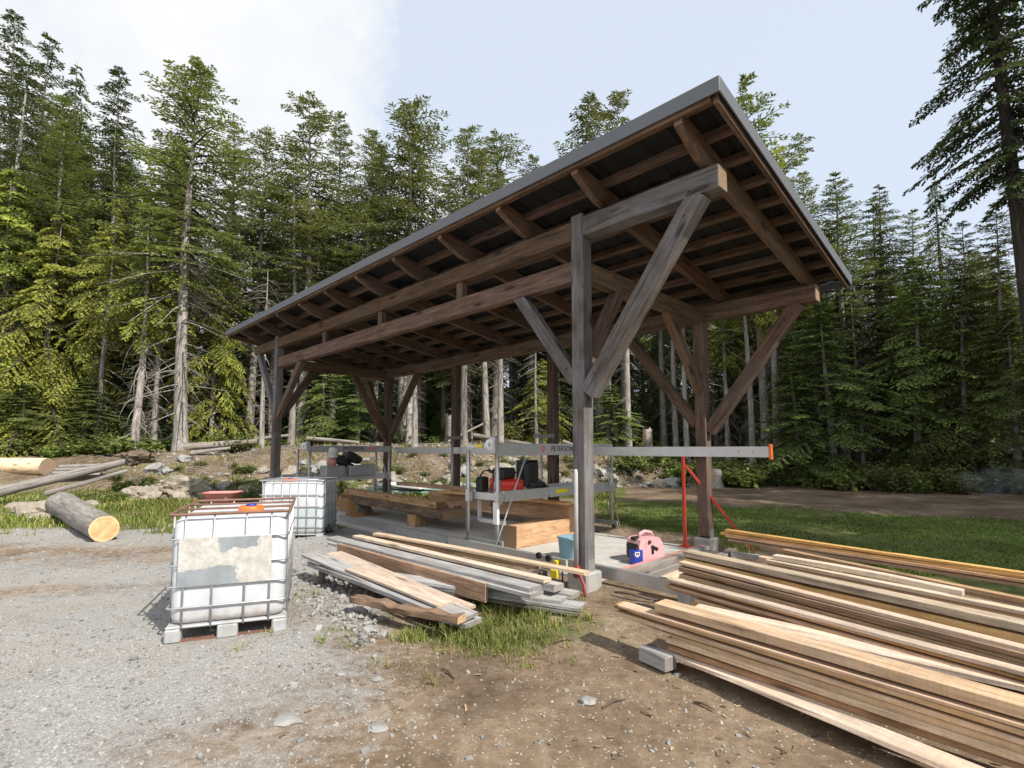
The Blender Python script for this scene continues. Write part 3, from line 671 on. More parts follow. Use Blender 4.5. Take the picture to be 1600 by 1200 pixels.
def sawmill(u,label,near):
    t=thing('portable_sawmill',label,'sawmill',W(u+.35,2,0))
    A,AD=M['alu'],M['alu_dull']
    du=.72;vf,vb=(.62,3.78) if near else (.62,2.95)
    bar=timber('cross_bar',W(u,vf-.02,1.63),W(u,vb+.02,1.63),.05,.2 if near else .17,A if near else AD,t,.004)
    tx=W(u-.0275,2.2 if near else 1.82,1.64)
    lettering('PETERSON',.135,tx,V,bar,M['ink'])
    lg=MB();w=tx-V*.52
    lg.tube([w-U*.001,w+U*.003],.06,8,smooth=False);lg.build('emblem',M['faderd'],bar,fix=False)
    if not near:
        k=MB();k.box(tx+V*.55,(.004,.26,.07),M=Mz.to_3x3());k.build('red_badge',M['faderd'],bar,fix=False)
    # tall uprights
    for (uu,v_) in((u,vf),(u+du,vf),(u,vb),(u+du,vb)):
        x=MB();cyl(x,W(uu,v_,.13),W(uu,v_,1.62),.026,12);o=x.build('upright',A if near else AD,t,fix=False)
        x=MB();cyl(x,W(uu+.06,v_,.3),W(uu+.06,v_,1.62),.008,6);x.build('lift_rod',M['steel'],o,fix=False)
    for v_ in(vf,vb):
        timber('top_bar',W(u+.03,v_,1.685),W(u+du+.03,v_,1.685),.04,.055,A,t,.003)
        fb=timber('foot_bar',W(u-.12,v_,.16),W(u+du+.1,v_,.16),.03,.08,AD,t,.003)
        for uu in(u-.05,u+du+.04):
            x=MB();x.tube([W(uu,v_-.05,.105),W(uu,v_+.03,.105)],.035,12);x.build('roller',M['rubber'],fb,fix=False)
    # winch head
    x=MB();x.box(W(u+.02,vf-.06,1.7),(.13,.1,.26),M=Mz,ch=.006);wh=x.build('winch_box',M['steel'],t,fix=False)
    x=MB();x.lathe([(.0,0),(.085,0),(.09,.008),(.085,.016),(.03,.018),(0,.03)],20,W(u+.03,vf-.128,1.71),M=Matrix.Rotation(math.pi/2,3,'X'))
    ro=Matrix.Rotation(TH,3,'Z')
    x.build('winch_dial',M['white'],wh)
    x=MB();x.box(W(u+.03,vf-.165,1.71),(.05,.012,.05),M=Mz@Matrix.Rotation(.785,3,'Y'));x.build('dial_badge',M['alu_dull'],wh,fix=False)
    x=MB();x.box(W(u+.42,vf-.035,1.69),(.17,.004,.05),M=Mz);x.build('warning_label',M['yellow'],t,fix=False)
    # carriage: ring of beams
    zc=.86
    for v_ in(vf+.1,vb-.1):
        timber('carriage_side',W(u-.02,v_,zc),W(u+du+.1,v_,zc),.045,.12,A,t,.004)
    for uu,hh in((u-.0,.17),(u+du,.14)):
        timber('carriage_beam',W(uu,vf+.13,zc+.02),W(uu,vb-.13,zc+.02),.06,hh,A,t,.004)
    for (uu,v_) in((u,vf),(u+du,vf),(u,vb),(u+du,vb)):
        x=MB();x.box(W(uu,v_+.01,zc),(.09,.09,.2),M=Mz,ch=.006);x.build('slide_block',M['alu'],t,fix=False)
    # diagonal stays
    x=MB();cyl(x,W(u-.03,vf-.06,.14),W(u-.02,vf+.62,1.5),.013,8);x.build('stay',M['pvc'] if near else A,t,fix=False)
    x=MB();cyl(x,W(u-.1,vb+.12,.05),W(u-.02,vb-.3,1.5),.013,8);x.build('stay',M['pvc'] if near else A,t,fix=False)
    if near:
        x=MB();x.box(W(u+.015,vf-.02,.62),(.1,.05,.34),M=Mz,ch=.004);x.build('slide_plate',M['white'],t,fix=False)
        x=MB();x.box(W(u-.033,vf+1.55,zc+.03),(.004,.32,.07),M=Mz);x.build('warning_label',M['yellow'],t,fix=False)
        x=MB();x.box(W(u+.62,vf+.16,.62),(.05,.05,.36),M=Mz);x.box(W(u+.3,vf+.16,.45),(.6,.05,.06),M=Mz);x.build('lower_frame',M['alu'],t,fix=False)
        # engine
        e=MB();e.box(W(u+.62,vf+.22,1.04),(.16,.2,.26),M=Mz,ch=.03);e.box(W(u+.38,vf+.5,1.22),(.3,.34,.2),M=Mz,ch=.04);e.box(W(u+.3,vf+1.0,1.2),(.3,.36,.44),M=Mz,ch=.05)
        for i in range(7):e.box(W(u+.3,vf+.86+i*.045,1.42),(.26,.018,.05),M=Mz)
        e.tube([W(u+.15,vf+1.25,.98),W(u+.15,vf+1.1,1.0),W(u+.2,vf+.9,1.02)],.07,12)
        eo=e.build('engine',M['black'],t,fix=False)
        k=MB();k.tube([W(u+.52,vf+.3,1.04),W(u+.5,vf+.32,1.04),W(u+.1,vf+.62,1.03),W(u+.06,vf+.65,1.03)],[.08,.105,.105,.075],18);k.build('fuel_tank',M['tankred'],eo,fix=False)
        k=MB();k.tube([W(u+.45,vf+.345,1.04),W(u+.36,vf+.415,1.038)],.109,18);k.build('tank_strap',M['alu_dull'],eo,fix=False)
        for q in(((.3,.3,1.3),(.32,.15,1.0),(.2,.05,.7)),((.45,.55,1.15),(.7,.6,.9),(.66,.5,.5),(.6,.7,.42)),((.2,1.1,1.15),(.05,1.3,.95),(-.04,1.2,.8))):
            hp=MB();hp.tube([W(u+a,vf+b_,c_) for a,b_,c_ in q],.012,7);hp.build('hose',M['black'],eo,fix=False)
        k=MB();k.box(W(u+.4,vf+.36,1.2),(.2,.06,.12),M=Mz,ch=.02);k.build('engine_cover',M['alu_dull'],eo,fix=False)
        k=MB();k.lathe([(0,0),(.028,0),(.028,.02),(.012,.03),(0,.03)],12,W(u+.3,vf+.47,1.13));k.build('tank_cap',M['black'],eo)
        hp=MB();hp.tube([W(u+.66,vf+.2,1.17),W(u+.6,vf+.22,1.26),W(u+.5,vf+.3,1.28),W(u+.42,vf+.36,1.22)],.014,8);hp.build('hose',M['black'],eo,fix=False)
    else:
        ux,vx=u+.15,vf+1.25
        e=MB()
        for a,d in(((0,.55,1.33),(.3,.3,.24)),((0,.8,1.42),(.32,.34,.26)),((.05,1.0,1.36),(.3,.3,.2)),((0,.7,1.2),(.25,.4,.16))):
            e.box(W(u+.1+a[0],vf+a[1]+.35,a[2]),d,M=Mz@Matrix.Rotation(a[1]*.5,3,'X'),ch=.04)
        e.tube([W(u,vf+.95,1.25),W(u,vf+.9,1.0),W(u,vf+.92,.8)],.02,8);e.tube([W(u,vf+1.2,1.2),W(u-.02,vf+1.05,.95),W(u,vf+1.0,.8)],.02,8)
        eo=e.build('engine',M['black'],t,fix=False)
        k=MB();k.lathe([(.0,0),(.13,0),(.135,.02),(.135,.13),(.14,.135),(.14,.2),(.12,.26),(.05,.28),(0,.28)],18,W(u,vf+.62,1.4));k.build('canister',M['plate'],eo)
        k=MB();k.tube([W(u+.05,vf+.62,1.14),W(u+.05,vf+.62,1.4)],.12,14);k.build('gear_housing',M['faderd'],eo,fix=False)
        for v_,w_ in((.62,.52),(1.4,.78)):
            k=MB();k.box(W(u,vf+v_,1.05),(.4,w_,.28),M=Mz,ch=.015);k.build('guard_box',M['alu_dull'],t,fix=False)
        k=MB();k.box(W(u-.05,vf+.55,.72),(.25,.4,.1),M=Mz,ch=.01);k.build('blade_guard',M['yellow'],t,fix=False)
        k=MB();k.lathe([(0,0),(.16,.02),(.17,.08),(.12,.22),(.1,.25),(0,.25)],14,W(u,vf+.55,.45));k.build('drive_boot',M['black'],t)
        k=MB();k.box(W(u+.1,vf-.02,1.74),(.26,.22,.16),M=Mz@Matrix.Rotation(.3,3,'Y'),ch=.04);k.build('winch_motor',M['black'],t,fix=False)
    return t
sawmill(2.2,'near sawmill frame with red fuel tank and black engine under the shed','near')
sawmill(9.25,'far sawmill frame with grey guard boxes and black engine at the shed\'s left end',False)
# long high rail at the back
rl=thing('overhead_rail','long grey aluminium rail at eye height running past the right of the shed','rail',W(4.3,3.1,0))
timber('rail_beam',W(-1.05,3.15,1.595),W(9.3,3.15,1.595),.05,.165,M['alu'],rl,.004)
x=MB();x.box(W(-1.07,3.15,1.595),(.035,.07,.23),M=Mz,ch=.004);x.build('end_cap',M['orange'],rl,fix=False)
for u in(-.82,-.6):
    x=MB();x.tube([W(u,3.118,1.6),W(u,3.13,1.6)],.008,8);x.build('bolt',M['ink'],rl,fix=False)
st=thing('rail_stand','red steel stand with slanted leg propping the high rail','stand',W(.38,3.2,0))
b=MB();b.box((.74,0,0),(1.48,.045,.045),ch=.003);b.build('upright',M['red'],st,frame(W(.36,3.2,.03),W(.36,3.2,1.51)),fix=False)
b=MB();b.box(W(.36,3.2,.015),(.16,.16,.02),M=Mz);b.build('base_plate',M['red'],st,fix=False)
timber('slanted_leg',W(.33,3.23,1.36),W(-.55,3.75,-.02),.04,.04,M['red'],st,.003)
# pole stands by the rear posts
for (px,top,Y,l) in((707,684,12.9,'thin pole stand with a short wooden cap, by the second rear post from the left'),(846,681,10.6,'thin pole stand with a short wooden cap, by the third rear post from the left')):
    p=ony(px,top,Y);s=thing('pole_stand',l,'stand',(p.x,p.y,0),'pole stands with wooden caps')
    x=MB();cyl(x,Vector((p.x,p.y,0)),Vector((p.x,p.y,p.z-.04)),.028,10);x.build('pole',M['alu_dull'],s,fix=False)
    x=MB();x.box((p.x+.05,p.y,p.z),(.42,.09,.08),ch=.004);x.build('cap',M['old'],s,fix=False)
# ------------------------------------------------------------------ liquid totes
def rrect(w,d,r,n=5):
    p=[]
    for cx,cy,a0 in((w/2-r,d/2-r,0),(-w/2+r,d/2-r,90),(-w/2+r,-d/2+r,180),(w/2-r,-d/2+r,270)):
        for k in range(n+1):
            a=rad(a0+90*k/n);p.append((cx+r*math.cos(a),cy+r*math.sin(a)))
    return p
def rr_solid(b,levels,n=5):
    """levels: (w,d,r,z) stacked rounded rectangles"""
    m=4*(n+1);vs=[];fs=[]
    for w,d,r,z in levels:vs+=[(x,y,z) for x,y in rrect(w,d,r,n)]
    for i in range(len(levels)-1):
        for k in range(m):k2=(k+1)%m;fs.append((i*m+k,i*m+k2,(i+1)*m+k2,(i+1)*m+k))
    b0=len(b.v);b.add(vs,fs,True)
    b.f.append(tuple(b0+k for k in range(m))[::-1]);b.sm.append(False);b.f.append(tuple(b0+(len(levels)-1)*m+k for k in range(m)));b.sm.append(False)
def ring_tube(b,w,d,r,z,t,n=4):
    p=rrect(w,d,r,n);p=[Vector((x,y,z)) for x,y in p]
    b.tube(p+[p[0],],t,7,cap=False)
def tote(label,Mx,w,d,rings,vf,plate,rim,lidx,full):
    t=thing('liquid_tote',label,'tote',Mx.translation);mk=lambda b,n,m,par=None:b.build(n,m,par or t,Mx)
    b=MB()
    rr_solid(b,[(w-.14,d-.14,.08,.15),(w-.07,d-.07,.09,.17),(w-.045,d-.045,.09,.22),(w-.04,d-.04,.09,.6),(w-.045,d-.045,.09,1.04),(w-.06,d-.06,.09,1.08),(w-.14,d-.14,.09,1.11)],6)
    tk=mk(b,'tank',M['tank_full' if full else 'tank'])
    b=MB();b.lathe([(0,1.1),(.115,1.1),(.12,1.15),(.105,1.165),(0,1.165)],24,(lidx,-.18,0));cap_=mk(b,'cap',M['orange'],tk)
    b=MB();b.lathe([(0,1.16),(.05,1.16),(.048,1.185),(0,1.185)],16,(lidx,-.18,0));mk(b,'vent_plug',M['blue'],tk)
    b=MB()
    for z in rings:ring_tube(b,w+.0,d+.0,.05,z,.009)
    for s in(-1,1):
        for f in vf:
            x=-w/2+w*f;b.tube([(x,s*(d/2-.004),.12),(x,s*(d/2-.004),1.14)],.009,7)
        for f in(.14,.38,.62,.86):
            y=-d/2+d*f;b.tube([(s*(w/2-.004),y,.12),(s*(w/2-.004),y,1.14)],.009,7)
    mk(b,'cage',M['steel'])
    b=MB();ring_tube(b,w+.01,d+.01,.04,1.15,.014)
    for y in(-.18,.2):b.tube([(-w/2,y,1.15),(w/2,y,1.15)],.011,7)
    mk(b,'top_rim',rim)
    b=MB()
    for x in(-w/2+.06,w/2-.06):
        for y in(-d/2+.06,d/2-.06):b.box((x,y,.065),(.13,.13,.125),ch=.015)
    b.box((0,-d/2+.05,.065),(.17,.1,.12),ch=.01);b.box((0,d/2-.05,.065),(.17,.1,.12),ch=.01)
    b.box((0,0,.137),(w-.0,d-.0,.026),ch=.01)
    pl=mk(b,'pallet',M['feet'])
    b=MB()
    for y in(-d/2+.05,d/2-.05):
        b=MB();b.box((0,y,.008),(w-.12,.07,.014));mk(b,'runner',M['rust'],pl)
    
    if plate:
        b=MB();b.box((-.03*w,-d/2-.012,.715),(.77*w,.004,.43));mk(b,'label_plate',M['label'])
    if full:
        b=MB();b.tube([(w/2-.05,-.28,.2),(w/2+.07,-.28,.19),(w/2+.1,-.28,.15)],.045,12);b.tube([(w/2+.05,-.28,.2),(w/2+.05,-.28,.27)],.014,8);b.box((w/2+.05,-.24,.275),(.03,.14,.02));mk(b,'valve',M['black'])
    return t
Mx=Matrix.Translation((-2.86,5.5,-.1))@Matrix.Rotation(.36,4,'Z')@Matrix.Rotation(.012,4,'X')
tote('white liquid tote in the foreground with orange cap, rusty rim and torn label plate',Mx,1.0,1.2,(.31,.5,.69,.926),(.128,.36,.63,.845),True,M['rust'],.12,False)
Mx=Matrix.Translation((-4.2,10.35,-.11))@Matrix.Rotation(.04,4,'Z')
tote('white liquid tote farther back, beside the brown tarp, with a fine grey cage',Mx,1.2,1.0,(.28,.47,.66,.88),(.1,.23,.36,.49,.62,.75,.9),False,M['steel'],-.15,True)
# ------------------------------------------------------------------ sawn lumber pile (right)
LP='boards in the sawn lumber pile at the right'
def row(Lp,zL,Rp,zR,boards,total=5.0):
    L=onz(*Lp,zL);Q=onz(*Rp,zR);d=(Q-L).normalized();side=Vector((0,0,1)).cross(d)
    if side.y<0:side=-side
    z=0.
    for k,(off,t,w,mat,lat,lab) in enumerate(boards):
        dz=Vector((0,0,-z));a=L+dz+side*(lat*1.5)-d*off
        rg=random.Random(int(Lp[0]*7+k));q=a+d*4+side*rg.uniform(-.02,.02)
        plank('board' if t<.065 else 'timber',a,q,w,t-.006-.005*rg.random(),M[mat],int(Lp[0])+k*13,lab,LP,total=total+rg.uniform(-.25,.2)+off,warp=.009 if k else .013)
        z+=t
row((1022,944),.40,(1600,1107),.35,[
 (0,.075,0.170,'tan',0,'thick tan timber with a grey side topping the nearest stack of the lumber pile'),
 (.34,.033,0.136,'tan',-.012,'tan board under the thick timber in the nearest stack, its warped end poking out left'),
 (.4,.038,0.150,'tan',.006,'tan board second below the thick timber in the nearest stack'),
 (.38,.042,0.136,'tan',-.008,'tan board third below the thick timber, lowest of those poking out left'),
 (-.14,.052,0.143,'tan',.012,'thick tan board recessed at its end, uppermost of the lower boards in the nearest stack'),
 (-.1,.047,0.136,'tan',.0,'tan board second from the bottom of the nearest stack, above the bottom brown one'),
 (-.1,.05,0.150,'brown',.016,'brown board at the bottom of the nearest stack, above the waney board')])
wl=onz(1036,1019,.045);wr=onz(1332,1140,.035)
plank('waney_board',wl,wr,.17,.03,M['pale'],51,'pale waney edged board lowest and nearest in the lumber pile, lying on the grey block',LP,total=4.2,waney=.05,warp=.01)
plank('board',onz(1075,951,.36),onz(1420,1030,.33),.24,.035,M['pale'],77,'pale board wedged between the nearest stack and the second stack of the lumber pile',LP,total=4.6)
row((1043,902),.46,(1600,1052),.38,[
 (0,.036,0.088,'pale',0,'nearly white board on top of the second stack from the front'),
 (.02,.03,0.102,'brown',.004,'brown board directly under the white board of the second stack'),
 (.02,.03,0.102,'tan',-.004,'tan board second under the white board of the second stack'),
 (0,.034,0.109,'brown',.006,'brown board third under the white board of the second stack, end beside the concrete block'),
 (-.28,.05,0.116,'tan',-.006,'thick tan board at mid height of the second stack, its end set back'),
 (-.24,.04,0.109,'fresh',.006,'orange tan board low in the second stack, below the thick tan one'),
 (-.24,.04,0.109,'brown',.0,'brown board second from the bottom of the second stack'),
 (-.2,.045,0.109,'tan',.01,'tan board at the bottom of the second stack')])
row((1061,877),.5,(1600,1010),.4,[
 (0,.042,0.095,'pale',0,'creamy white board on top of the third stack from the front'),
 (0,.045,0.102,'brown',-.004,'brown board directly under the creamy white board of the third stack'),
 (.02,.035,0.102,'tan',.006,'tan board second under the creamy white board of the third stack'),
 (0,.05,0.109,'tan',.0,'tan knotty board low in the third stack'),
 (-.05,.06,0.109,'brown',.01,'brown board at the bottom of the third stack')])
row((1067,861),.53,(1600,979),.43,[
 (0,.07,0.150,'weather',0,'wide weathered timber with a dark grey side on top of the fourth stack'),
 (.0,.085,0.136,'fresh',.012,'orange brown timber under the wide weathered one in the fourth stack'),
 (-.1,.1,0.136,'old',.02,'dark timber at the bottom of the fourth stack')])
e0=onz(1207,868,.46);e1=onz(1503,922,.42)
plank('board',e0,e1,.1,.05,M['pale'],91,'short white board ending inside the view on top of the fifth stack',LP,total=(e1-e0).length)
row((1197,873),.42,(1600,955),.36,[
 (0,.045,0.102,'pale',.0,'pale knotty board under the short white board of the fifth stack'),
 (0,.05,0.109,'brown',.01,'brown board second under the short white board of the fifth stack'),
 (-.1,.07,0.109,'brown',.02,'brown board at the bottom of the fifth stack')])
row((1222,858),.4,(1600,934),.34,[
 (0,.05,0.095,'brown',.0,'weathered brown board between the fifth stack and the fresh orange boards'),
 (0,.05,0.102,'tan',.01,'tan board under the weathered brown one beside the fresh orange boards')])
row((1133,828),.47,(1600,893),.42,[
 (0,.04,0.088,'fresh',0,'top fresh orange board of the rear stack beside the lawn'),
 (.08,.038,0.095,'fresh',.004,'second fresh orange board from the top of the rear stack, poking out furthest left'),
 (0,.04,0.095,'fresh',-.004,'third fresh orange board from the top of the rear stack'),
 (-.03,.045,0.095,'tan',.008,'bottom tan board of the rear stack beside the lawn')])
# sticks and blocks carrying the stacks
def blk(name,a,b_,w,h,mat,label,cat='block',g='blocks under the lumber pile'):return tag(timber(name,a,b_,w,h,mat,None,.006),label,cat,g)
bd=(onz(1050,1040,0)-onz(1010,1022,0)).normalized()
p=onz(1024,1026,0);blk('support_block',p-bd*.12,p+bd*.16,.13,.11,M['grey'],'grey wooden block on the dirt under the nearest left end of the lumber pile')
p=onz(1072,928,.17);b=MB();b.box((p.x+.1,p.y+.1,.1),(.2,.4,.3),M=Matrix.Rotation(TH-.8,3,'Z'),ch=.01)
tag(b.build('concrete_block',M['block'],fix=False),'grey concrete block holding up the second stack of the lumber pile','block')
for k,(u,v_,l) in enumerate(((-2.5,-.55,'nearest timber bearer under the middle of the lumber pile'),(-2.6,.9,'middle timber bearer under the lumber pile'),(-2.0,2.4,'rear timber bearer under the lumber pile, by the orange boards'))):
    blk('bearer',W(u-.1,v_-.62,.0),W(u+.1,v_+.62,.02),.12,.14,M['old'],l,'bearer')
blk('bearer',W(-.75,1.4,.06),W(-.55,2.9,.08),.12,.14,M['old'],'dark timber bearer under the left ends of the fourth and fifth stacks','bearer')
for a,b_,z,m,l in(((1142,864),(1184,869),.16,'grey','short grey offcut lying in the grass behind the lumber pile'),((1185,870),(1206,873),.2,'pale','short pale offcut end beside the fifth stack of the lumber pile'),((1187,853),(1228,860),.24,'pale','pale offcut under the left end of the fresh orange boards')):
    plank('offcut',onz(*a,z),onz(*b_,z),.13,.05,M[m],int(a[0]),l,'offcuts beside the lumber pile',warp=.002)
# ------------------------------------------------------------------ grey plank heap in front of the shed
GP='planks in the loose heap before the shed'
def gp(a,za,b_,zb,w,t,mat,lab,seed,**k):return plank('plank',onz(*a,za),onz(*b_,zb),w,t,M[mat],seed,lab,GP,**k)
gp((582,834),.36,(913,893),.34,.11,.036,'pale','long pale plank at the back of the loose heap, its end crossing the near post',1)
gp((582,838),.31,(836,884),.3,.12,.05,'brown','brown plank under the long pale plank at the back of the loose heap',2,warp=.006)
gp((551,838),.31,(850,904),.29,.13,.04,'pale','pale plank second from the back of the loose heap, left of the near post',3)
gp((560,850),.25,(866,915),.23,.18,.065,'grey','thick grey plank with a squared end lying below the two pale planks',4,warp=.006)
gp((510,839),.29,(827,920),.27,.19,.042,'grey','upper wide grey plank at the front of the loose heap',5,warp=.008)
gp((512,846),.245,(829,930),.225,.2,.042,'grey','lower wide grey plank at the front, directly under the upper wide grey one',6,warp=.008)
gp((527,850),.26,(758,911),.235,.05,.2,'brown','brown plank standing on edge with its broad face to the front',7,warp=.006)
gp((620,880),.17,(894,929),.13,.2,.05,'grey','grey plank low in the heap just left of the near post pier',8,warp=.006)
gp((600,900),.13,(876,939),.11,.2,.04,'grey','grey plank low in the heap, ending between the wide grey planks and the pier',9,warp=.006)
gp((640,910),.09,(905,951),.07,.24,.035,'grey','grey plank lying low at the right end of the loose heap, over a darker one',10,warp=.006)
gp((640,915),.05,(903,958),.03,.24,.035,'old','dark plank on the dirt under the low grey plank at the right heap end',11,warp=.006)
gp((471,866),.24,(720,968),.06,.22,.035,'grey','grey plank at the left of the heap, raised on a short block',12,tilt=.1)
gp((508,866),.2,(715,951),.09,.24,.03,'pale','wide pale plank in the left fan of the heap, against the plank on edge',13)
gp((538,890),.2,(684,945),.12,.22,.03,'pale','short pale plank with a broken end on top of the left fan',14)
gp((480,878),.16,(690,962),.08,.05,.05,'grey','narrow grey strip along the front of the left fan of planks',15,waney=.02)
plank('bark_slab',onz(546,934,.1),onz(714,964,.14),.13,.06,M['waney'],16,'reddish brown waney bark slab lying nearest at the left of the heap',GP,waney=.07,rough=.03)
gp((640,950),.02,(728,975),.01,.24,.05,'grey','grey plank end sticking out of the grass beyond the bark slab',17,warp=.003)
p=onz(503,897,0);blk('support_block',Vector((p.x,p.y,-.12)),Vector((p.x+.01,p.y,.14)),.07,.07,M['old'],'small upright block under the left end of the loose plank heap',g=None)
blk('heap_bearer',W(3.2,-1.6,.0),W(3.0,-.2,.03),.12,.1,M['old'],'dark bearer under the left part of the loose plank heap','bearer','bearers under the loose plank heap')
blk('heap_bearer',W(.85,-1.2,-.01),W(.75,.1,.02),.12,.1,M['old'],'dark bearer under the right part of the loose plank heap','bearer','bearers under the loose plank heap')
# ------------------------------------------------------------------ timbers on the slab
CG='sawn timbers on the slab'
tag(timber('squared_timber',W(2.36,1.06,.19),W(2.36,2.9,.19),.3,.37,M['cant'],None,.008),'big orange squared timber lying across the slab behind the near post','timber',CG)
for k,(v_,z,h,u0_,u1_,m,l) in enumerate(((2.55,.46,.3,2.0,6.6,'cant','long deep sawn timber raised behind the squared timber'),(2.3,.655,.05,2.1,5.9,'fresh','thin fresh board lying on top of the long deep sawn timber'),(2.9,.68,.09,3.2,8.6,'brown','brown sawn timber at the back of the slab stack, reaching far left'),(2.86,.44,.26,2.3,7.0,'tan','tan sawn timber behind the long deep one in the slab stack'))):
    tag(timber('sawn_timber',W(u1_,v_,z),W(u0_,v_,z),.24 if k!=1 else .2,h,M[m],None,.006),l,'timber',CG)
for u,l in((2.9,'short bearer block under the near end of the slab timber stack'),(6.0,'short bearer block under the far end of the slab timber stack')):
    tag(timber('bearer',W(u,2.2,.155),W(u,3.0,.155),.2,.29,M['old'],None,.006),l,'bearer',CG)
sl=[W(8.9,1.45,.4),W(4.35,1.45,.36)]
plank('live_edge_slab',W(8.9,1.2,.47),W(4.35,1.2,.42),.6,.17,M['waney'],31,'thick live edged slab with rough bark front resting on a wood block under the shed',CG,waney=.14,cat='slab',rough=.02)
plank('sawn_timber',W(8.7,1.3,.61),W(4.75,1.3,.56),.26,.13,M['cant'],32,'fresh orange timber lying on top of the live edged slab',CG,warp=.004,cat='timber')
plank('board',W(8.6,1.62,.53),W(4.6,1.62,.47),.24,.05,M['cant'],33,'thin orange board lying flat on the live edged slab behind the fresh timber',CG,warp=.003)
tag(timber('wood_block',W(5.5,1.35,.004),W(5.5,1.35,.265),.28,.3,M['cant'],None,.01),'thick upright wood block holding the live edged slab','block')
tag(timber('wood_block',W(7.9,1.35,.004),W(7.9,1.35,.28),.28,.3,M['old'],None,.01),'wood block under the far end of the live edged slab beside the tarp','block')
# ------------------------------------------------------------------ small things on and by the slab
def heap(name,c,rx,ry,h,mat,label,cat,seed,n=34):
    vs=[];fs=[]
    for j in range(n+1):
        for i in range(n+1):
            x=-1+2*i/n;y=-1+2*j/n;r=math.hypot(x,y)
            k=noise.noise(Vector((x*1.7,y*1.7,seed)))
            z=h*max(0,1-r**2.2)*(.85+.5*k)+ .09*h*2*abs(noise.noise(Vector((x*4,y*4,seed+9))))*max(0,1.15-r)
            z+=.05*h*noise.noise(Vector((x*9,y*9,seed)))
            vs.append((x*rx,y*ry,max(z,.0)))
    for j in range(n):
        for i in range(n):
            q=(j*n+j+i,j*n+j+i+1,(j+1)*(n+1)+i+1,(j+1)*(n+1)+i)
            if max(vs[k][2] for k in q)>.004:fs.append(q)
    b=MB();b.add(vs,fs,True);me=b.mesh(name,mat)
    return tag(put(name,me,None,Matrix.Translation(c)@Matrix.Rotation(TH,4,'Z')),label,cat)
heap('tarp',W(8.4,1.25,.006),.65,.75,.52,M['tarp'],'crumpled brown tarp heaped on the slab behind the far tote','tarp',4)
heap('plastic_bag',W(8.35,.72,.006),.16,.2,.2,M['white'],'small white plastic bag in front of the brown tarp','bag',8,16)
# generator
gl=onz(1017,878,.006);t=thing('generator','faded pink portable generator with black front standing on the slab','generator',gl)
Mg=Matrix.Translation(gl)@Matrix.Rotation(.55,4,'Z')@Matrix.Scale(.98,4)
def prof(w,h):
    return [Vector((x,0,z)) for x,z in((-w/2,.03),(w/2,.03),(w/2+.005,h*.45),(w/2-.02,h*.75),(w/2-.07,h*.94),(w/2-.13,h),(-w/2+.09,h),(-w/2+.03,h*.92),(-w/2,h*.7))]
b=MB();b.prism(prof(.5,.36),(0,1,0),.27);b.v=[(x,y-.02,z) for x,y,z in b.v];hs=b.build('housing',M['pink'],t,Mg)
b=MB();b.tube([(-.12,.11,.34),(-.1,.11,.41),(.0,.11,.435),(.12,.11,.41),(.17,.11,.35)],.024,10);b.build('handle',M['pink'],t,Mg)
b=MB();b.box((-.262,.11,.17),(.03,.22,.22),ch=.01);b.box((-.2,.11,.345),(.12,.1,.05),ch=.015);b.build('front_panel',M['black'],t,Mg)
b=MB();b.box((.06,-.024,.2),(.15,.01,.05),M=Matrix.Rotation(.4,3,'Y'),ch=.003);b.box((.02,-.024,.16),(.05,.01,.09),ch=.003);b.lathe([(0,0),(.025,0),(.025,.02),(0,.02)],12,(-.05,-.024,.3),M=Matrix.Rotation(math.pi/2,3,'X'));b.build('side_vent',M['black'],t,Mg)
b=MB();b.box((.255,.11,.12),(.03,.2,.16),ch=.01);b.build('exhaust_grille',M['rust'],t,Mg)
b=MB()
for x in(-.19,.19):
    for y in(.02,.2):b.box((x,y,.015),(.05,.04,.03),ch=.005)
b.build('foot',M['black'],t,Mg)
p=onz(994,881,.006);t=thing('fuel_can','small blue can with white patches in front of the pink generator','can',p)
Mg=Matrix.Translation(p)@Matrix.Rotation(.5,4,'Z')
b=MB();b.box((0,0,.1),(.17,.12,.2),ch=.012);bo=b.build('can_body',M['blue'],t,Mg,fix=False)
b=MB();b.box((-.03,-.062,.15),(.09,.004,.05),ch=.001);b.lathe([(0,0),(.035,0),(.035,.003),(0,.003)],16,(-.03,-.061,.135),M=Matrix.Rotation(math.pi/2,3,'X'));b.build('white_patch',M['white'],bo,Mg)
b=MB();b.box((.087,0,.145),(.004,.07,.05));b.box((.087,0,.06),(.004,.07,.06));b.build('white_patch',M['white'],bo,Mg,fix=False)
b=MB()
for x in(-.05,-.012):b.lathe([(0,0),(.013,0),(.013,.006),(0,.006)],10,(x,-.0625,.155),M=Matrix.Rotation(math.pi/2,3,'X'))
b.build('dark_dot',M['ink'],bo,Mg)
b=MB();b.lathe([(0,.2),(.028,.2),(.028,.225),(0,.225)],12);b.build('can_cap',M['black'],t,Mg)
# bin
p=onz(893,872,.006);b=MB();rr_solid(b,[(.24,.28,.05,0),(.26,.3,.05,.02),(.3,.34,.06,.29),(.325,.365,.06,.295),(.325,.365,.06,.32),(.295,.335,.05,.32),(.27,.31,.05,.24)],5)
Mg=Matrix.Translation(p)@Matrix.Rotation(.6,4,'Z');t=thing('plastic_bin','light blue plastic bin on the slab behind the near post','bin',p);b.build('bin_body',M['bluebin'],t,Mg)
b=MB();b.box((0,-.176,.25),(.14,.02,.03),ch=.006);b.build('bin_grip',M['bluebin'],t,Mg,fix=False)
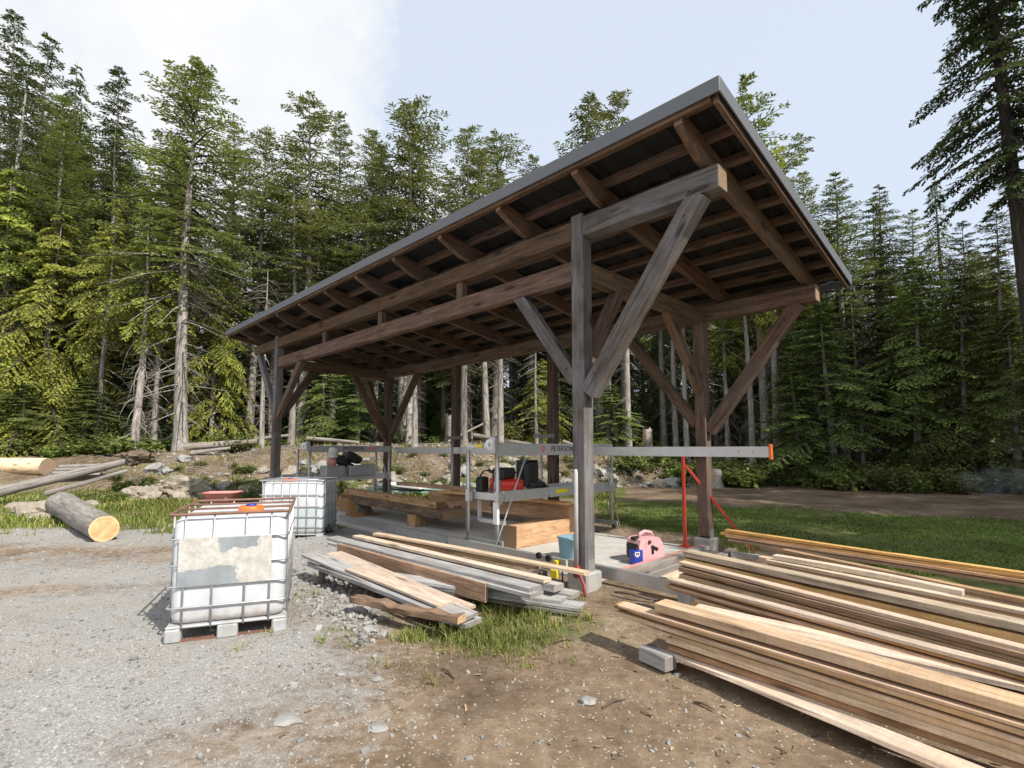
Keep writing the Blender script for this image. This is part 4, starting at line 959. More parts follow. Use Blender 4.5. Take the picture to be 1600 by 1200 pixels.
# white pipe on near post with red hose
b=MB();q=W(.105,-.045,0);b.tube([q+Vector((0,0,.16)),q+Vector((0,0,1.36)),q+Vector((0,.0,1.395))],[.026,.026,.014],14)
tag(b.build('stand_pipe',M['pvc']),'white capped pipe standing against the front of the near post','pipe')
b=MB();q2=onz(928,930,-.05);b.tube([W(.11,-.06,.22),W(.06,-.1,.24),W(-.01,-.13,.17),W(-.08,-.14,.06),W(-.12,-.19,-.04)],.017,9);b.tube([q+Vector((0,0,.12)),q+Vector((0,0,.24))],.045,10)
tag(b.build('hose',M['hose']),'dark red hose curving from the foot of the white pipe','hose')
p=onz(866,884,.2);t=thing('bar_clamp','yellow bar clamp lying at the near end of the aluminium track','clamp',p)
b=MB();b.box(p+Vector((.05,.1,.02)),(.06,.08,.06),M=Mz,ch=.01);b.box(p+Vector((0,0,-.1)),(.11,.03,.1),M=Mz,ch=.006);b.build('clamp_body',M['yellow'],t,fix=False)
b=MB();cyl(b,p+Vector((.1,-.02,-.2)),p+Vector((.1,0,-.05)),.01);cyl(b,p+Vector((-.2,.2,-.05)),p+Vector((.06,.02,-.07)),.012);b.build('clamp_bar',M['black'],t,fix=False)
for px,py,l in((842,868,'left of two small black wheels beside the yellow clamp'),(857,872,'right of two small black wheels beside the yellow clamp')):
    p=onz(px,py,.17);b=MB();b.tube([p-V*.02,p+V*.02],.045,14);tag(b.build('roller_wheel',M['rubber'],fix=False),l,'wheel','small black wheels on the track')
# wheelbarrow
p=Vector((-7.0,12.6,Hh(-7,12.6)));t=thing('wheelbarrow','faded pinkish red wheelbarrow parked behind the front tote','wheelbarrow',p)
Mg=Matrix.Translation(p)@Matrix.Rotation(.2,4,'Z')
b=MB();rr_solid(b,[(.38,.3,.08,.36),(.5,.42,.09,.42),(.78,.66,.1,.62),(.81,.69,.1,.63),(.76,.64,.1,.61),(.48,.4,.08,.44)],5);b.build('tray',M['faderd'],t,Mg)
b=MB();b.tube([(0,.45,.18),(.26,.1,.34),(.3,-.4,.42),(.31,-.8,.55)],.02,8);b.tube([(0,.45,.18),(-.26,.1,.34),(-.3,-.4,.42),(-.31,-.8,.55)],.02,8)
for s in(-1,1):b.tube([(s*.27,-.05,.35),(s*.3,-.3,.01),(s*.3,-.42,.4)],.016,8)
b.build('handle_frame',M['rust'],t,Mg)
b=MB();b.lathe([(.06,-.04),(.17,-.045),(.19,-.02),(.19,.02),(.17,.045),(.06,.04)],20,(0,.47,.19),M=Matrix.Rotation(math.pi/2,3,'Y'));b.build('wheel',M['rubber'],t,Mg)
# green sheets beyond the shed
t=thing('sheet_stack','low stack of pale green and white roofing sheets on the grass behind the shed','sheets',ony(700,748,17.5))
for k,(x0,y0,x1,y1,m) in enumerate(((575,757,800,762,'green'),(590,751,770,757,'green'),(600,747,665,750,'white'))):
    a=ony(x0,y0,17.6);c_=ony(x1,y1,16.9);z=.17+.1*k;a.z=z+.1;c_.z=z
    timber('sheet',a,c_,.9-.1*k,.05,M[m],t,.004)
b=MB()
for px in(600,720,770):
    q=ony(px,760,17.3);b.box((q.x,q.y,.06),(.12,.8,.2),ch=.01)
b.build('bearer',M['old'],t,fix=False)
# ------------------------------------------------------------------ logs
def log(name,a,b_,r0,r1,mat,label,cat='log',seed=0,ends=True,group=None,knob=.08):
    """a: near end, b_: far end"""
    fr=frame(a,b_);L=(b_-a).length;m=MB();n=18;k=max(6,int(L*3));vs=[];fs=[]
    for i in range(k+1):
        s=i/k
        for j in range(n):
            q=2*math.pi*j/n;p=Vector((s*L*.7,math.cos(q)*1.2,math.sin(q)*1.2+seed))
            r=(r0+(r1-r0)*s)*(1+knob*noise.noise(p*1.3)+knob*.5*noise.noise(p*4))
            vs.append((s*L+ (.04*r0*noise.noise(p*5) if i in(0,k) else 0),r*math.cos(q),r*math.sin(q)))
    for i in range(k):
        for j in range(n):
            j2=(j+1)%n;fs.append((i*n+j,i*n+j2,(i+1)*n+j2,(i+1)*n+j))
    m.add(vs,fs,True);m.add(vs[k*n:],[tuple(range(n))])
    if not ends:m.add(vs[:n],[tuple(range(n))[::-1]])
    o=tag(m.build(name,mat,None,fr),label,cat,group)
    if ends:
        e=MB();c0=[(x-.003,y*.985,z*.985) for x,y,z in vs[:n]];ring=[(x-.012,y*.5,z*.5) for x,y,z in c0]
        e.add(c0+ring+[(-.02,.0,0)],[(j,(j+1)%n,n+(j+1)%n,n+j) for j in range(n)]+[(n+j,n+(j+1)%n,2*n) for j in range(n)])
        e.build('cut_end',M['cut'],o,fr)
    return o
def gz(px,py,Y,dz=0):
    p=ony(px,py,Y);return Vector((p.x,p.y,Hh(p.x,p.y)+dz))
a=ony(164,811,9.9);a.z=Hh(a.x,a.y)+.235;b_=ony(96,783,13.3);b_.z=Hh(b_.x,b_.y)+.28
log('cut_log',a,b_,.245,.31,M['bark'],'short grey barked log with a bright orange sawn end at the gravel edge',seed=3)
peel=wood('peeled_log',(.74,.6,.42),(.63,.48,.31),(.45,.31,.18),end=(.3,.22,.15),bump=.6)
a=ony(74,729,18.4);b_=ony(-170,727,19.4)
log('peeled_log',a,b_,.3,.34,peel,'large pale peeled log lying at the far left of the clearing',seed=5,ends=False)
for k in range(4):
    y=743-k*5;a=ony(78+6*k,y,17.9+.1*k);c_=ony(158+6*k,y-3,18.4)
    tag(timber('grey_board',a,c_,.25,.06,M['grey'],None,.004),['lowest','second lowest','second highest','topmost'][k]+' grey board in the small pile right of the peeled log','board','grey boards beside the peeled log')
pts=[(-30,776,14.8),(80,752,15.4),(150,733,16),(212,714,16.8)]
a=ony(-40,778,14.6);b_=ony(218,716,17.3)
log('fallen_log',b_,a,.11,.16,M['bark'],'long grey fallen trunk slanting down to the left from an upturned root',cat='trunk',seed=8,ends=False,knob=.15)
a=ony(70,772,15.6);b_=ony(200,735,17);log('fallen_log',b_,a,.05,.08,M['bark'],'thin brownish fallen trunk lying beneath the long grey slanting one',cat='trunk',seed=9,ends=False,knob=.2)
def blob(name,c,d,mat,label,cat,seed,amp=.3,group=None,sub=3,up=0.):
    bmm=bmesh.new();bmesh.ops.create_icosphere(bmm,subdivisions=sub,radius=1)
    for v in bmm.verts:
        p=v.co*1.4+Vector((seed*3.1,0,seed));q=v.co*(1+amp*noise.noise(p)+amp*.5*noise.noise(p*2.7)+amp*.25*noise.noise(p*6))
        # facet
        v.co=Vector((q.x*d[0],q.y*d[1],q.z*d[2]))
    me=bpy.data.meshes.new(name);bmm.to_mesh(me);bmm.free();me.materials.append(mat)
    return tag(put(name,me,None,Matrix.Translation(c)),label,cat,group)
c_=ony(212,716,17.2);blob('root_ball',c_,(.5,.35,.24),M['root'],'upturned dark root at the top end of the long slanting trunk','root',4,.6)
blob('rock_outcrop',gz(285,762,17.5,.15),(.95,.7,.5),M['moss'],'grey rock outcrop rising from the grass left of the far tote','rock',6,.5,sub=4)
blob('rock_outcrop',gz(222,768,16.6,.05),(.55,.5,.4),M['moss'],'smaller dark outcrop with grass, left of the big grey outcrop','rock',12,.5,sub=4)
for k,(px,py,Y,s,l) in enumerate(((62,797,13.6,.42,'flat pale boulder left of the orange ended log'),(30,792,14.3,.25,'small pale boulder farthest left in the grass'),(88,782,14.6,.3,'pale boulder behind the orange ended log'),(65,808,12.6,.22,'small pale stone in the grass in front of the flat pale boulder'),(140,780,14.8,.22,'small pale boulder behind the far end of the orange ended log'))):
    blob('boulder',gz(px,py,Y,s*.15),(s*1.2,s,s*.6),M['moss'],l,'boulder',20+k,.4)
for k,(px,py,s,l) in enumerate(((590,1063,.035,'white stone lying alone on the dark dirt in the foreground'),(575,985,.06,'flat bluish stone left of two white stones by the grass'),(600,990,.055,'white stone right of the flat bluish stone by the grass'),(565,957,.075,'large angular grey stone in front of the bark slab'),(590,1136,.055,'pale stone near the bottom edge of the picture'),(450,1126,.075,'flat grey stone half buried at the bottom edge of the picture'),(1060,1058,.025,'small white stone beside the grey block'),(545,950,.05,'grey stone left of the large angular one'),(920,1098,.045,'grey stone in the brown dirt at the bottom centre'),(532,1055,.03,'small grey stone left of the white one on the dark dirt'))):
    c_=onz(px,py,-.09);c_.z=Hh(c_.x,c_.y)+s*(.3 if py<1120 else .05);blob('stone',c_,(s*1.2,s,s*(.3 if py>1120 else .6)),M['rock'],l,'stone',40+k,.45,sub=2)
for k,(px,py,a,L,l) in enumerate(((960,1096,.6,.22,'short dark stick on the brown dirt at the bottom centre'),(1100,1100,-.8,.15,'thin dark twig on the dirt below the waney board'),(880,1000,.3,.18,'thin twig at the edge of the grass tufts'),(700,1050,2.2,.2,'curled dark twig on the dark dirt'))):
    c_=onz(px,py,-.07);c_.z=Hh(c_.x,c_.y)+.015;d=Vector((math.cos(a),math.sin(a),0));b=MB()
    b.tube([c_-d*L/2,c_+Vector((0,.02,.01)),c_+d*L/2],[.006,.011,.005],6);tag(b.build('stick',M['root']),l,'stick')
b=MB();b.tube([onz(960,925,.0),onz(985,927,.03),onz(1010,935,.0),onz(1042,940,-.02)],[.012,.018,.015,.008],7);tag(b.build('loose_root',M['root']),'thin dark root lying on the dirt under the shiny aluminium track','root')
# bank of broken rock behind the shed
rockm=[]
for k in range(5):
    o=blob('bank_rock',Vector((0,0,-50)),(1,.8,.65),M['rock'] if k%2 else M['moss'],'x','rock',60+k,.55,'broken rocks on the bank behind the shed',sub=2);rockm.append(o.data);bpy.data.objects.remove(o)
rg=random.Random(21)
for i in range(105):
    px=rg.uniform(380,905) if i<82 else rg.uniform(905,1060);a=(px-800)/805.;Y=lerp_tab(TOE,a)+rg.uniform(-.3,2.7) ;x=a*Y
    s=.1+.32*rg.random()**2
    o=bpy.data.objects.new('bank_rock',rg.choice(rockm));COL.objects.link(o);o.location=(x,Y,Hh(x,Y)+s*.2);o.rotation_euler=(rg.uniform(-.4,.4),rg.uniform(-.4,.4),rg.uniform(0,6));o.scale=(s*1.2,s,s)
    tag(o,'pale broken rock among the rubble on the bank behind the shed','rock','broken rocks on the bank behind the shed')
for i in range(14):
    px=rg.uniform(215,400);Y=rg.uniform(18,20.5);x=(px-800)/805.*Y;s=.1+.25*rg.random()**2
    o=bpy.data.objects.new('bank_rock',rg.choice(rockm));COL.objects.link(o);o.location=(x,Y,Hh(x,Y)+s*.2);o.rotation_euler=(0,0,rg.uniform(0,6));o.scale=(s*1.2,s,s)
    tag(o,'pale broken rock scattered on the slope left of the shed','rock','broken rocks on the left slope')
def rubble():
    mb=MB();rg=random.Random(12)
    for i in range(2600):
        px=rg.uniform(200,1120);a=(px-800)/805.;Y=lerp_tab(TOE,a)+rg.uniform(-.5,5.5);x=a*Y;s=.02+.09*rg.random()**2.5
        if rg.random()<.3 and px<420:continue
        stone_into(mb,Vector((x,Y,Hh(x,Y)+s*.2)),s,rg)
    tag(mb.build('rubble',M['pebble'],fix=False),'small broken stone rubble strewn over the bank at the forest edge','rubble',kind='stuff')
    mb=MB()
    for i in range(1700):
        px=rg.uniform(130,1150);a=(px-800)/805.;Y=lerp_tab(TOE,a)+rg.uniform(.3,8);x=a*Y;L=rg.uniform(.15,.7);q=rg.uniform(0,6.28);d=Vector((math.cos(q),math.sin(q),rg.uniform(-.1,.25)))*L
        c=Vector((x,Y,Hh(x,Y)+.05));mb.tube([c-d*.5,c+Vector((0,0,.03)),c+d*.5],[.006,.012,.004],3,cap=False)
    tag(mb.build('twig_litter',M['dead'],fix=False),'dead twigs and slash littering the bank','twigs',kind='stuff')
rubble()
# fallen trunks and branches on the bank
FL='fallen poles and branches on the bank'
for k,(x0,y0,x1,y1,Y0,Y1,r,l) in enumerate(((285,707,402,690,21.5,22.5,.16,'thick pale fallen trunk on the bank right of the big left fir'),(298,712,360,700,21,21.5,.09,'thinner fallen pole in front of the thick pale trunk on the bank'),(225,705,345,640,22.5,24.5,.07,'thin fallen pole rising to the right between the two left firs'),(135,722,225,694,22,23,.06,'thin pale pole leaning on the slope left of the slender leaning trunk'),(360,690,455,680,24,25,.1,'grey fallen pole on top of the bank behind the left shed post'),(700,690,755,662,25,26,.06,'pale branch sticking up behind the second rear post'),(740,680,830,695,26,25,.12,'fallen grey trunk on top of the bank behind the sawmill'),(480,685,560,700,24,23.5,.1,'reddish fallen pole on the bank behind the far sawmill'),(880,690,940,712,25,24,.1,'fallen pole on the bank behind the near post'),(990,722,1050,708,24,25,.07,'pale broken branch among shrubs right of the near post'))):
    a=ony(x0,y0,Y0);c_=ony(x1,y1,Y1);a.z=max(a.z,Hh(a.x,a.y)+r);c_.z=max(c_.z,Hh(c_.x,c_.y)+r)
    log('fallen_pole',a,c_,r,r*.7,M['bark'] if k%3 else M['old'],l,cat='pole',seed=30+k,ends=False,group=FL,knob=.2)
def stump(px,Y,r,h,l,seed):
    c_=gz(px,700,Y);b=MB();n=16;vs=[];fs=[]
    for i,(s,rr) in enumerate(((-.2,1.7),(.05,1.35),(.3,1.05),(.7,.95),(1,.9))):
        for j in range(n):
            q=2*math.pi*j/n;w=rr*r*(1+.25*noise.noise(Vector((math.cos(q)*1.5,math.sin(q)*1.5,seed+s))));vs.append((w*math.cos(q),w*math.sin(q),s*h+(.18*h*noise.noise(Vector((math.cos(q)*3,math.sin(q)*3,seed))) if i==4 else 0)))
    for i in range(4):
        for j in range(n):j2=(j+1)%n;fs.append((i*n+j,i*n+j2,(i+1)*n+j2,(i+1)*n+j))
    fs.append(tuple(range(4*n,5*n)));b.add(vs,fs,True);tag(b.build('stump',M['bark'],None,Matrix.Translation(c_)),l,'stump')
stump(1118,22.2,.24,.75,'grey weathered stump by the dirt track, right of the rear right post',2)
stump(706,27,.35,1.5,'broken reddish stump behind the second rear post',5)
stump(495,27,.5,1.3,'reddish torn stump at the forest edge behind the far sawmill',7)
stump(1012,26,.25,1.6,'pale splintered stump right of the near post',9)
# ------------------------------------------------------------------ trees
def sprig(b,c,d,l,w,rg,hang=0.):
    """one leaf-sized pointed face"""
    n=Vector((rg.gauss(0,.42),rg.gauss(0,.42),1)).normalized()
    if hang:n=(n*(1-hang)+Vector((rg.gauss(0,1),rg.gauss(0,1),0))*hang).normalized()
    s=d.cross(n)
    if s.length<1e-3:return
    s=s.normalized()*w;e=d*l
    b.v+=[tuple(c-s*.35),tuple(c+e*.45-s),tuple(c+e),tuple(c+e*.45+s)];k=len(b.v)-4
    b.f.append((k,k+1,k+2,k+3));b.sm.append(False)
def make_tree(seed,Ht=20.,r0=.24,c0=.3,spread=2.6,nb=110,nt=13,el=.115,ew=.027,droop=.25,top=45,low=-12,mat='l_fir',bark='trunk',dead=40,hang=0.,gap=.1,shape=.8,lean=0.,irregular=.35,deadlen=1.6,tip=.25,fork=False):
    rg=random.Random(seed);tr=MB();cr=MB();dd=MB();lb=MB();nb=int(nb*1.3);ew*=1.18
    def axis_pt(h):
        s=h/Ht;return Vector((lean*s*s*Ht*.1+.12*math.sin(s*4+seed),.12*math.sin(s*3+seed*2),h))
    hs=[0,.25,.7]+[Ht*k/12 for k in range(1,13)]
    rs=[r0*1.55,r0*1.18,r0*1.03]+[max(.012,r0*(1-(h/Ht))**.85) for h in hs[3:]]
    tr.tube([axis_pt(h)-Vector((0,0,.3 if h==0 else 0)) for h in hs],rs,9)
    def branch(h,az,L,e0,foli=True,base=None):
        d=Vector((math.cos(az),math.sin(az),0));p=base or axis_pt(h);pts=[p];e=e0;K=6
        for i in range(K):
            e-=droop*(1.3-.9*i/K)*(.7+.6*rg.random())/K*2
            if i>3:e+=tip*.25
            p=p+(d*math.cos(e)+Vector((0,0,math.sin(e))))*(L/K);pts.append(p)
        rb=.012+.012*L
        (lb if foli else dd).tube(pts,[rb*(1-.85*i/K) for i in range(K+1)],4 if foli else 3,cap=False)
        side=Vector((-d.y,d.x,0))
        if not foli:
            for i in range(2,K+1):
                for sg in(-1,1):
                    if rg.random()<.75:
                        q=pts[i];l=L*rg.uniform(.12,.35)*(1.2-i/K*.6);e2=(side*sg*.8+d*.7+Vector((0,0,rg.uniform(-.5,.15)))).normalized()
                        dd.tube([q,q+e2*l*.5+Vector((0,0,-.03*l)),q+e2*l+Vector((0,0,-.14*l))],[.007,.005,.002],3,cap=False)
            return
        n=max(4,int(nt*(.5+.5*min(1,L/spread))))
        for i in range(n):
            s=.06+.94*(i+rg.random())/n;f=s*K;k=min(K-1,int(f));q=pts[k].lerp(pts[k+1],f-k);fw=(pts[k+1]-pts[k]).normalized()
            for sg in(-1,1):
                l2=(.36*L*(1-s)**.8*min(1,.35+2.2*s)+.12)*rg.uniform(.6,1.15)
                t=(side*sg*rg.uniform(.6,.95)+fw*rg.uniform(.35,.8)+Vector((0,0,rg.uniform(-.25,.08)-hang*.55))).normalized()
                m=max(2,int(l2/(el*.42)))
                for j in range(m):
                    c=q+t*l2*(j+.3)/m-Vector((0,0,hang*.35*l2*(j/m)**2))
                    dv=(t+Vector((rg.gauss(0,.4),rg.gauss(0,.4),rg.gauss(-.08,.16)-hang*.7))).normalized()
                    sprig(cr,c,dv,el*rg.uniform(.7,1.3),ew*rg.uniform(.7,1.3),rg,hang)
        for j in range(4):
            dv=(fw+Vector((rg.gauss(0,.4),rg.gauss(0,.4),rg.gauss(0,.25)-hang*.4))).normalized();sprig(cr,pts[-1]-fw*.1,dv,el*1.1,ew,rg,hang)
    ph=rg.uniform(0,9)
    for i in range(nb):
        t=(i+rg.random())/nb;h=Ht*(c0+(1-c0)*t**.92)
        if h>Ht*.992:h=Ht*.985
        if rg.random()<gap:continue
        az=i*2.399+rg.gauss(0,.35)
        irr=1+irregular*noise.noise(Vector((h*.55,math.cos(az)*.9,ph)))*2
        L=spread*(min((1-t)**shape,(1-t)*2.1+.02))*(.5+.5*min(1,t/.12))*rg.uniform(.7,1.12)*irr+.12
        e0=rad(low+(top-low)*t**1.3)+rg.gauss(0,.09)
        branch(h,az,L,e0)
    for i in range(dead):
        h=Ht*rg.uniform(.07,min(.95,c0+.1));az=rg.uniform(0,6.28);branch(h,az,deadlen*rg.uniform(.25,.9)*(.6+.6*h/(c0*Ht+.01) if c0>.05 else .6),rad(rg.uniform(-35,8)),False)
    if fork:
        base=axis_pt(Ht*.62);d=Vector((.55,.1,.83)).normalized();pts=[base+d*Ht*.3*s/5+Vector((.25*math.sin(s),0,0)) for s in range(6)]
        tr.tube(pts,[r0*.4*(1-.16*s) for s in range(6)],6)
        for i in range(26):
            s=.25+.75*i/26;q=pts[0].lerp(pts[5],s);branch(0,i*2.4,1.25*(1.1-s)+.3,rad(rg.uniform(0,40)),True,q)
    t=tr.mesh('trunk',M[bark]);c=cr.mesh('crown',M[mat]) if cr.f else None;d=dd.mesh('dead_wood',M['dead']) if dd.f else None
    return dict(t=t,c=c,d=d,b=lb.mesh('bough',M['trunk_dark']) if lb.f else None,H=Ht)
PR={
 'fir':[make_tree(1,c0=.3,spread=3.6,shape=.72,nb=105,nt=16,dead=34),make_tree(2,c0=.22,spread=3.7,shape=.75,nb=110,nt=16,dead=30,irregular=.5),make_tree(3,c0=.42,spread=3.5,shape=.65,nb=95,nt=16,dead=75,deadlen=3.)],
 'tall':[make_tree(11,r0=.2,c0=.45,spread=2.7,nb=72,nt=15,dead=48,irregular=.6,gap=.18,top=35,shape=.6,mat='l_tall'),make_tree(12,r0=.2,c0=.4,spread=2.8,nb=76,nt=15,dead=50,irregular=.7,gap=.2,shape=.55,top=40,mat='l_tall'),make_tree(13,r0=.18,c0=.55,spread=2.3,nb=60,nt=15,dead=52,irregular=.5,gap=.12,shape=.7,mat='l_tall')],
 'cedar':[make_tree(21,Ht=14,r0=.2,c0=.05,spread=3.8,shape=.65,nb=112,nt=22,el=.13,ew=.036,droop=.75,top=30,low=-5,mat='l_cedar',dead=0,hang=.5,tip=.7,irregular=.45),make_tree(22,Ht=14,r0=.18,c0=.04,spread=3.5,shape=.65,nb=100,nt=22,el=.13,ew=.036,droop=.8,top=35,low=0,mat='l_cedar',dead=0,hang=.5,tip=.7,irregular=.55,gap=.16)],
 'thin':[make_tree(31,Ht=16,r0=.17,c0=.42,spread=2.6,nb=70,nt=15,el=.13,ew=.036,droop=.7,mat='l_cedar',dead=46,hang=.45,gap=.3,irregular=.7,deadlen=2.2),make_tree(32,Ht=16,r0=.15,c0=.5,spread=2.2,nb=52,nt=14,el=.13,ew=.036,droop=.6,mat='l_cedar',dead=55,hang=.4,gap=.25,irregular=.7,deadlen=2.)],
 'hem':[make_tree(41,Ht=15,r0=.18,c0=.02,spread=3.8,shape=.7,nb=120,nt=19,el=.13,ew=.032,droop=.5,top=38,low=-10,mat='l_hem',dead=0,hang=.25,tip=.35),make_tree(42,Ht=15,r0=.18,c0=.02,spread=3.5,shape=.7,nb=115,nt=19,el=.135,ew=.034,droop=.6,top=45,low=-8,mat='l_hem',dead=0,hang=.35,tip=.35,irregular=.5)],
 'snag':[make_tree(51,Ht=13,r0=.15,c0=.95,spread=.5,nb=0,dead=85,deadlen=2.1),make_tree(52,Ht=11,r0=.11,c0=.95,spread=.5,nb=0,dead=70,deadlen=1.7)],
 'big':[make_tree(61,Ht=28,r0=.29,c0=.37,spread=2.35,nb=140,nt=26,el=.14,ew=.034,droop=.3,top=25,low=-8,mat='l_dark',bark='trunk_dark',dead=30,deadlen=1.5,shape=.45,tip=.2,gap=.12,irregular=.45)],
 'fork':[make_tree(71,r0=.18,c0=.55,spread=1.6,nb=64,nt=10,dead=30,irregular=.8,gap=.2,shape=.5,fork=True,ew=.03,mat='l_fir')],
 'spire':[make_tree(81,c0=.1,spread=3.7,nb=105,nt=17,droop=.6,top=5,low=-18,mat='l_dark',dead=16,shape=.85,el=.125,tip=.3),make_tree(82,c0=.12,spread=3.6,shape=.72,nb=105,nt=17,droop=.4,top=35,mat='l_dark',dead=16,irregular=.5)],
}
NM={'fir':'fir_tree','tall':'fir_tree','cedar':'cedar_tree','thin':'cedar_tree','hem':'hemlock_tree','snag':'dead_tree','big':'fir_tree','fork':'fir_tree','spire':'spruce_tree'}
def tree(kind,x,y,ztop,label,group=None,rz=None,k=None,wide=1.,rg=R,lean=(0,0)):
    pr=PR[kind][(rg.randrange(len(PR[kind])) if k is None else k)];z=Hh(x,y)-.05;s=(ztop-z)/pr['H'];w=(.45+.55*s)*wide
    o=bpy.data.objects.new(NM[kind],None);COL.objects.link(o);o.location=(x,y,z);o.rotation_euler=(lean[0],lean[1],rg.uniform(0,6.28) if rz is None else rz);o.scale=(w,w,s)
    tag(o,label,'tree' if kind!='snag' else 'dead tree',group)
    for key,nm in(('t','trunk'),('c','crown'),('d','dead_wood'),('b','bough')):
        if pr[key]:
            c=bpy.data.objects.new(nm,pr[key]);COL.objects.link(c);c.parent=o
    return o
SITES=[]
def hero(kind,px,py,Y,label,**k):
    p=ony(px,py,Y);SITES.append((p.x,p.y));return tree(kind,p.x,p.y,p.z,label,**k)
# left: yellow green cedars in the sun
hero('cedar',25,262,23.2,'sunlit yellow green cedar farthest left, branches down to the ground',k=0,wide=1.25)
hero('cedar',95,330,22.6,'sunlit yellow green cedar above the grey boards pile, second from the left',k=1,wide=1.15)
hero('cedar',-60,240,24.5,'yellow green cedar cut off by the left edge of the picture',k=1,wide=1.3)
hero('cedar',165,350,23.5,'yellow green cedar behind the slender leaning grey trunk',k=0,wide=1.)
hero('thin',235,285,21.2,'slender straight grey trunk with tufts of yellow green sprays left of the big left fir',k=0,wide=1.15,rz=.6)
hero('thin',178,300,21.8,'slender leaning grey trunk, left of the straight one, with bare dead branches',k=1,rz=2.,lean=(0,.05))
hero('fir',312,95,21.6,'big left fir with thick pale trunk and grey dead branches below its crown',k=2,wide=1.25,rz=1.)
hero('thin',265,330,22.2,'darker trunk standing close behind the big left fir',k=1)
hero('cedar',345,400,24.5,'yellow green cedar just right of the big left fir',k=1,wide=.95)
hero('hem',140,590,21.6,'low dark green young tree at the foot of the left cedars',k=0,wide=1.1)
hero('hem',40,600,20.9,'low bushy young tree at the left edge behind the peeled log',k=1,wide=1.3)
hero('spire',30,20,30,'tall dark conifer rising at the top left corner',k=1,wide=1.2)
hero('spire',75,55,29,'tall dark conifer second from the left on the skyline',k=1,wide=1.1)
hero('spire',120,95,31,'dark conifer third from the left on the skyline',k=0,wide=1.1)
hero('spire',192,108,29,'broad dark conifer on the skyline left of the big left fir',k=1,wide=1.25)
hero('fir',368,190,27,'fir on the skyline just right of the big left fir',k=1)
hero('tall',412,203,26,'narrow fir on the skyline above the left end of the shed roof',k=1,wide=1.2)
hero('tall',487,148,26.5,'tall pointed fir reaching highest between the big left fir and the shed',k=1,wide=1.35)
hero('fir',532,180,29,'bushy fir just right of the tall pointed one',k=0,wide=.9)
hero('fir',582,204,31,'fir with rounded dark top left of the sparse skyline fir',k=2)
hero('tall',642,158,27,'sparse fir standing alone on the skyline with visible trunk and open crown',k=0,wide=1.5)
hero('snag',737,250,30,'thin bare dead tree top showing above the shed roof',k=0,wide=1.)
hero('tall',700,268,31,'thin scraggly fir top left of the bare dead one above the roof',k=2)
hero('tall',776,206,28,'open crowned fir right of the bare dead one above the roof',k=1,wide=1.3)
hero('fir',832,240,30,'small fir top touching the roof edge',k=2,wide=.8)
hero('tall',925,150,29,'left of the twin fir tops behind the middle of the roof',k=2,wide=1.4)
hero('tall',967,146,30,'right of the twin fir tops behind the middle of the roof',k=1,wide=1.2)
hero('fork',1168,112,26,'thin fir with a forked leaning top behind the high roof corner',k=0,wide=1.3,rz=.2)
hero('fir',1256,264,28,'fir top just right of the roof edge',k=1)
hero('fir',1302,272,27,'full green fir right of the roof edge',k=0,wide=1.15)
hero('spire',1370,290,29,'dark fir with dense crown midway across the right skyline',k=1)
hero('fir',1425,325,27,'paler olive fir between the two dark ones on the right skyline',k=1)
hero('spire',1464,276,27,'dark spruce with a spiky top and drooping layers on the right skyline',k=0,wide=1.05)
hero('fir',1505,345,25,'olive fir right of the spiky dark spruce',k=0)
hero('tall',1552,318,21,'thin scraggly dark tree beside the huge right fir',k=2,wide=1.,rz=1.)
o=tree('big',18.5,17.6,28.5,'huge dark fir at the right edge rising out of the picture',rz=0,wide=1.,lean=(0,-.065))
SITES.append((18.5,17.6))
hero('hem',1285,470,22.6,'dense green cedar like young tree above the shrubs, right of the rear right post',k=1,wide=1.45)
hero('hem',1235,560,23,'small green young tree left of the dense one above the shrubs',k=0,wide=1.2)
hero('hem',1420,400,23.5,'tall hemlock with hanging pale green sprays right of the dark gap',k=1,wide=1.3)
hero('hem',1500,430,22,'hemlock with drooping branches near the right edge',k=0,wide=1.2)
hero('hem',1570,480,20.5,'young hemlock at the right edge below the huge fir',k=1,wide=1.2)
hero('thin',1560,380,21.5,'slim grey trunk with sparse sprays near the right edge',k=1)
hero('hem',560,560,25.5,'bright young tree framed between the two left posts of the shed',k=1,wide=1.3)
hero('hem',510,520,26.5,'young tree with light foliage behind the left post',k=0,wide=1.1)
hero('cedar',845,560,27,'yellowish young tree framed behind the third rear post',k=0,wide=1.)
hero('hem',960,600,26.5,'young tree low behind the near post',k=1,wide=1.2)
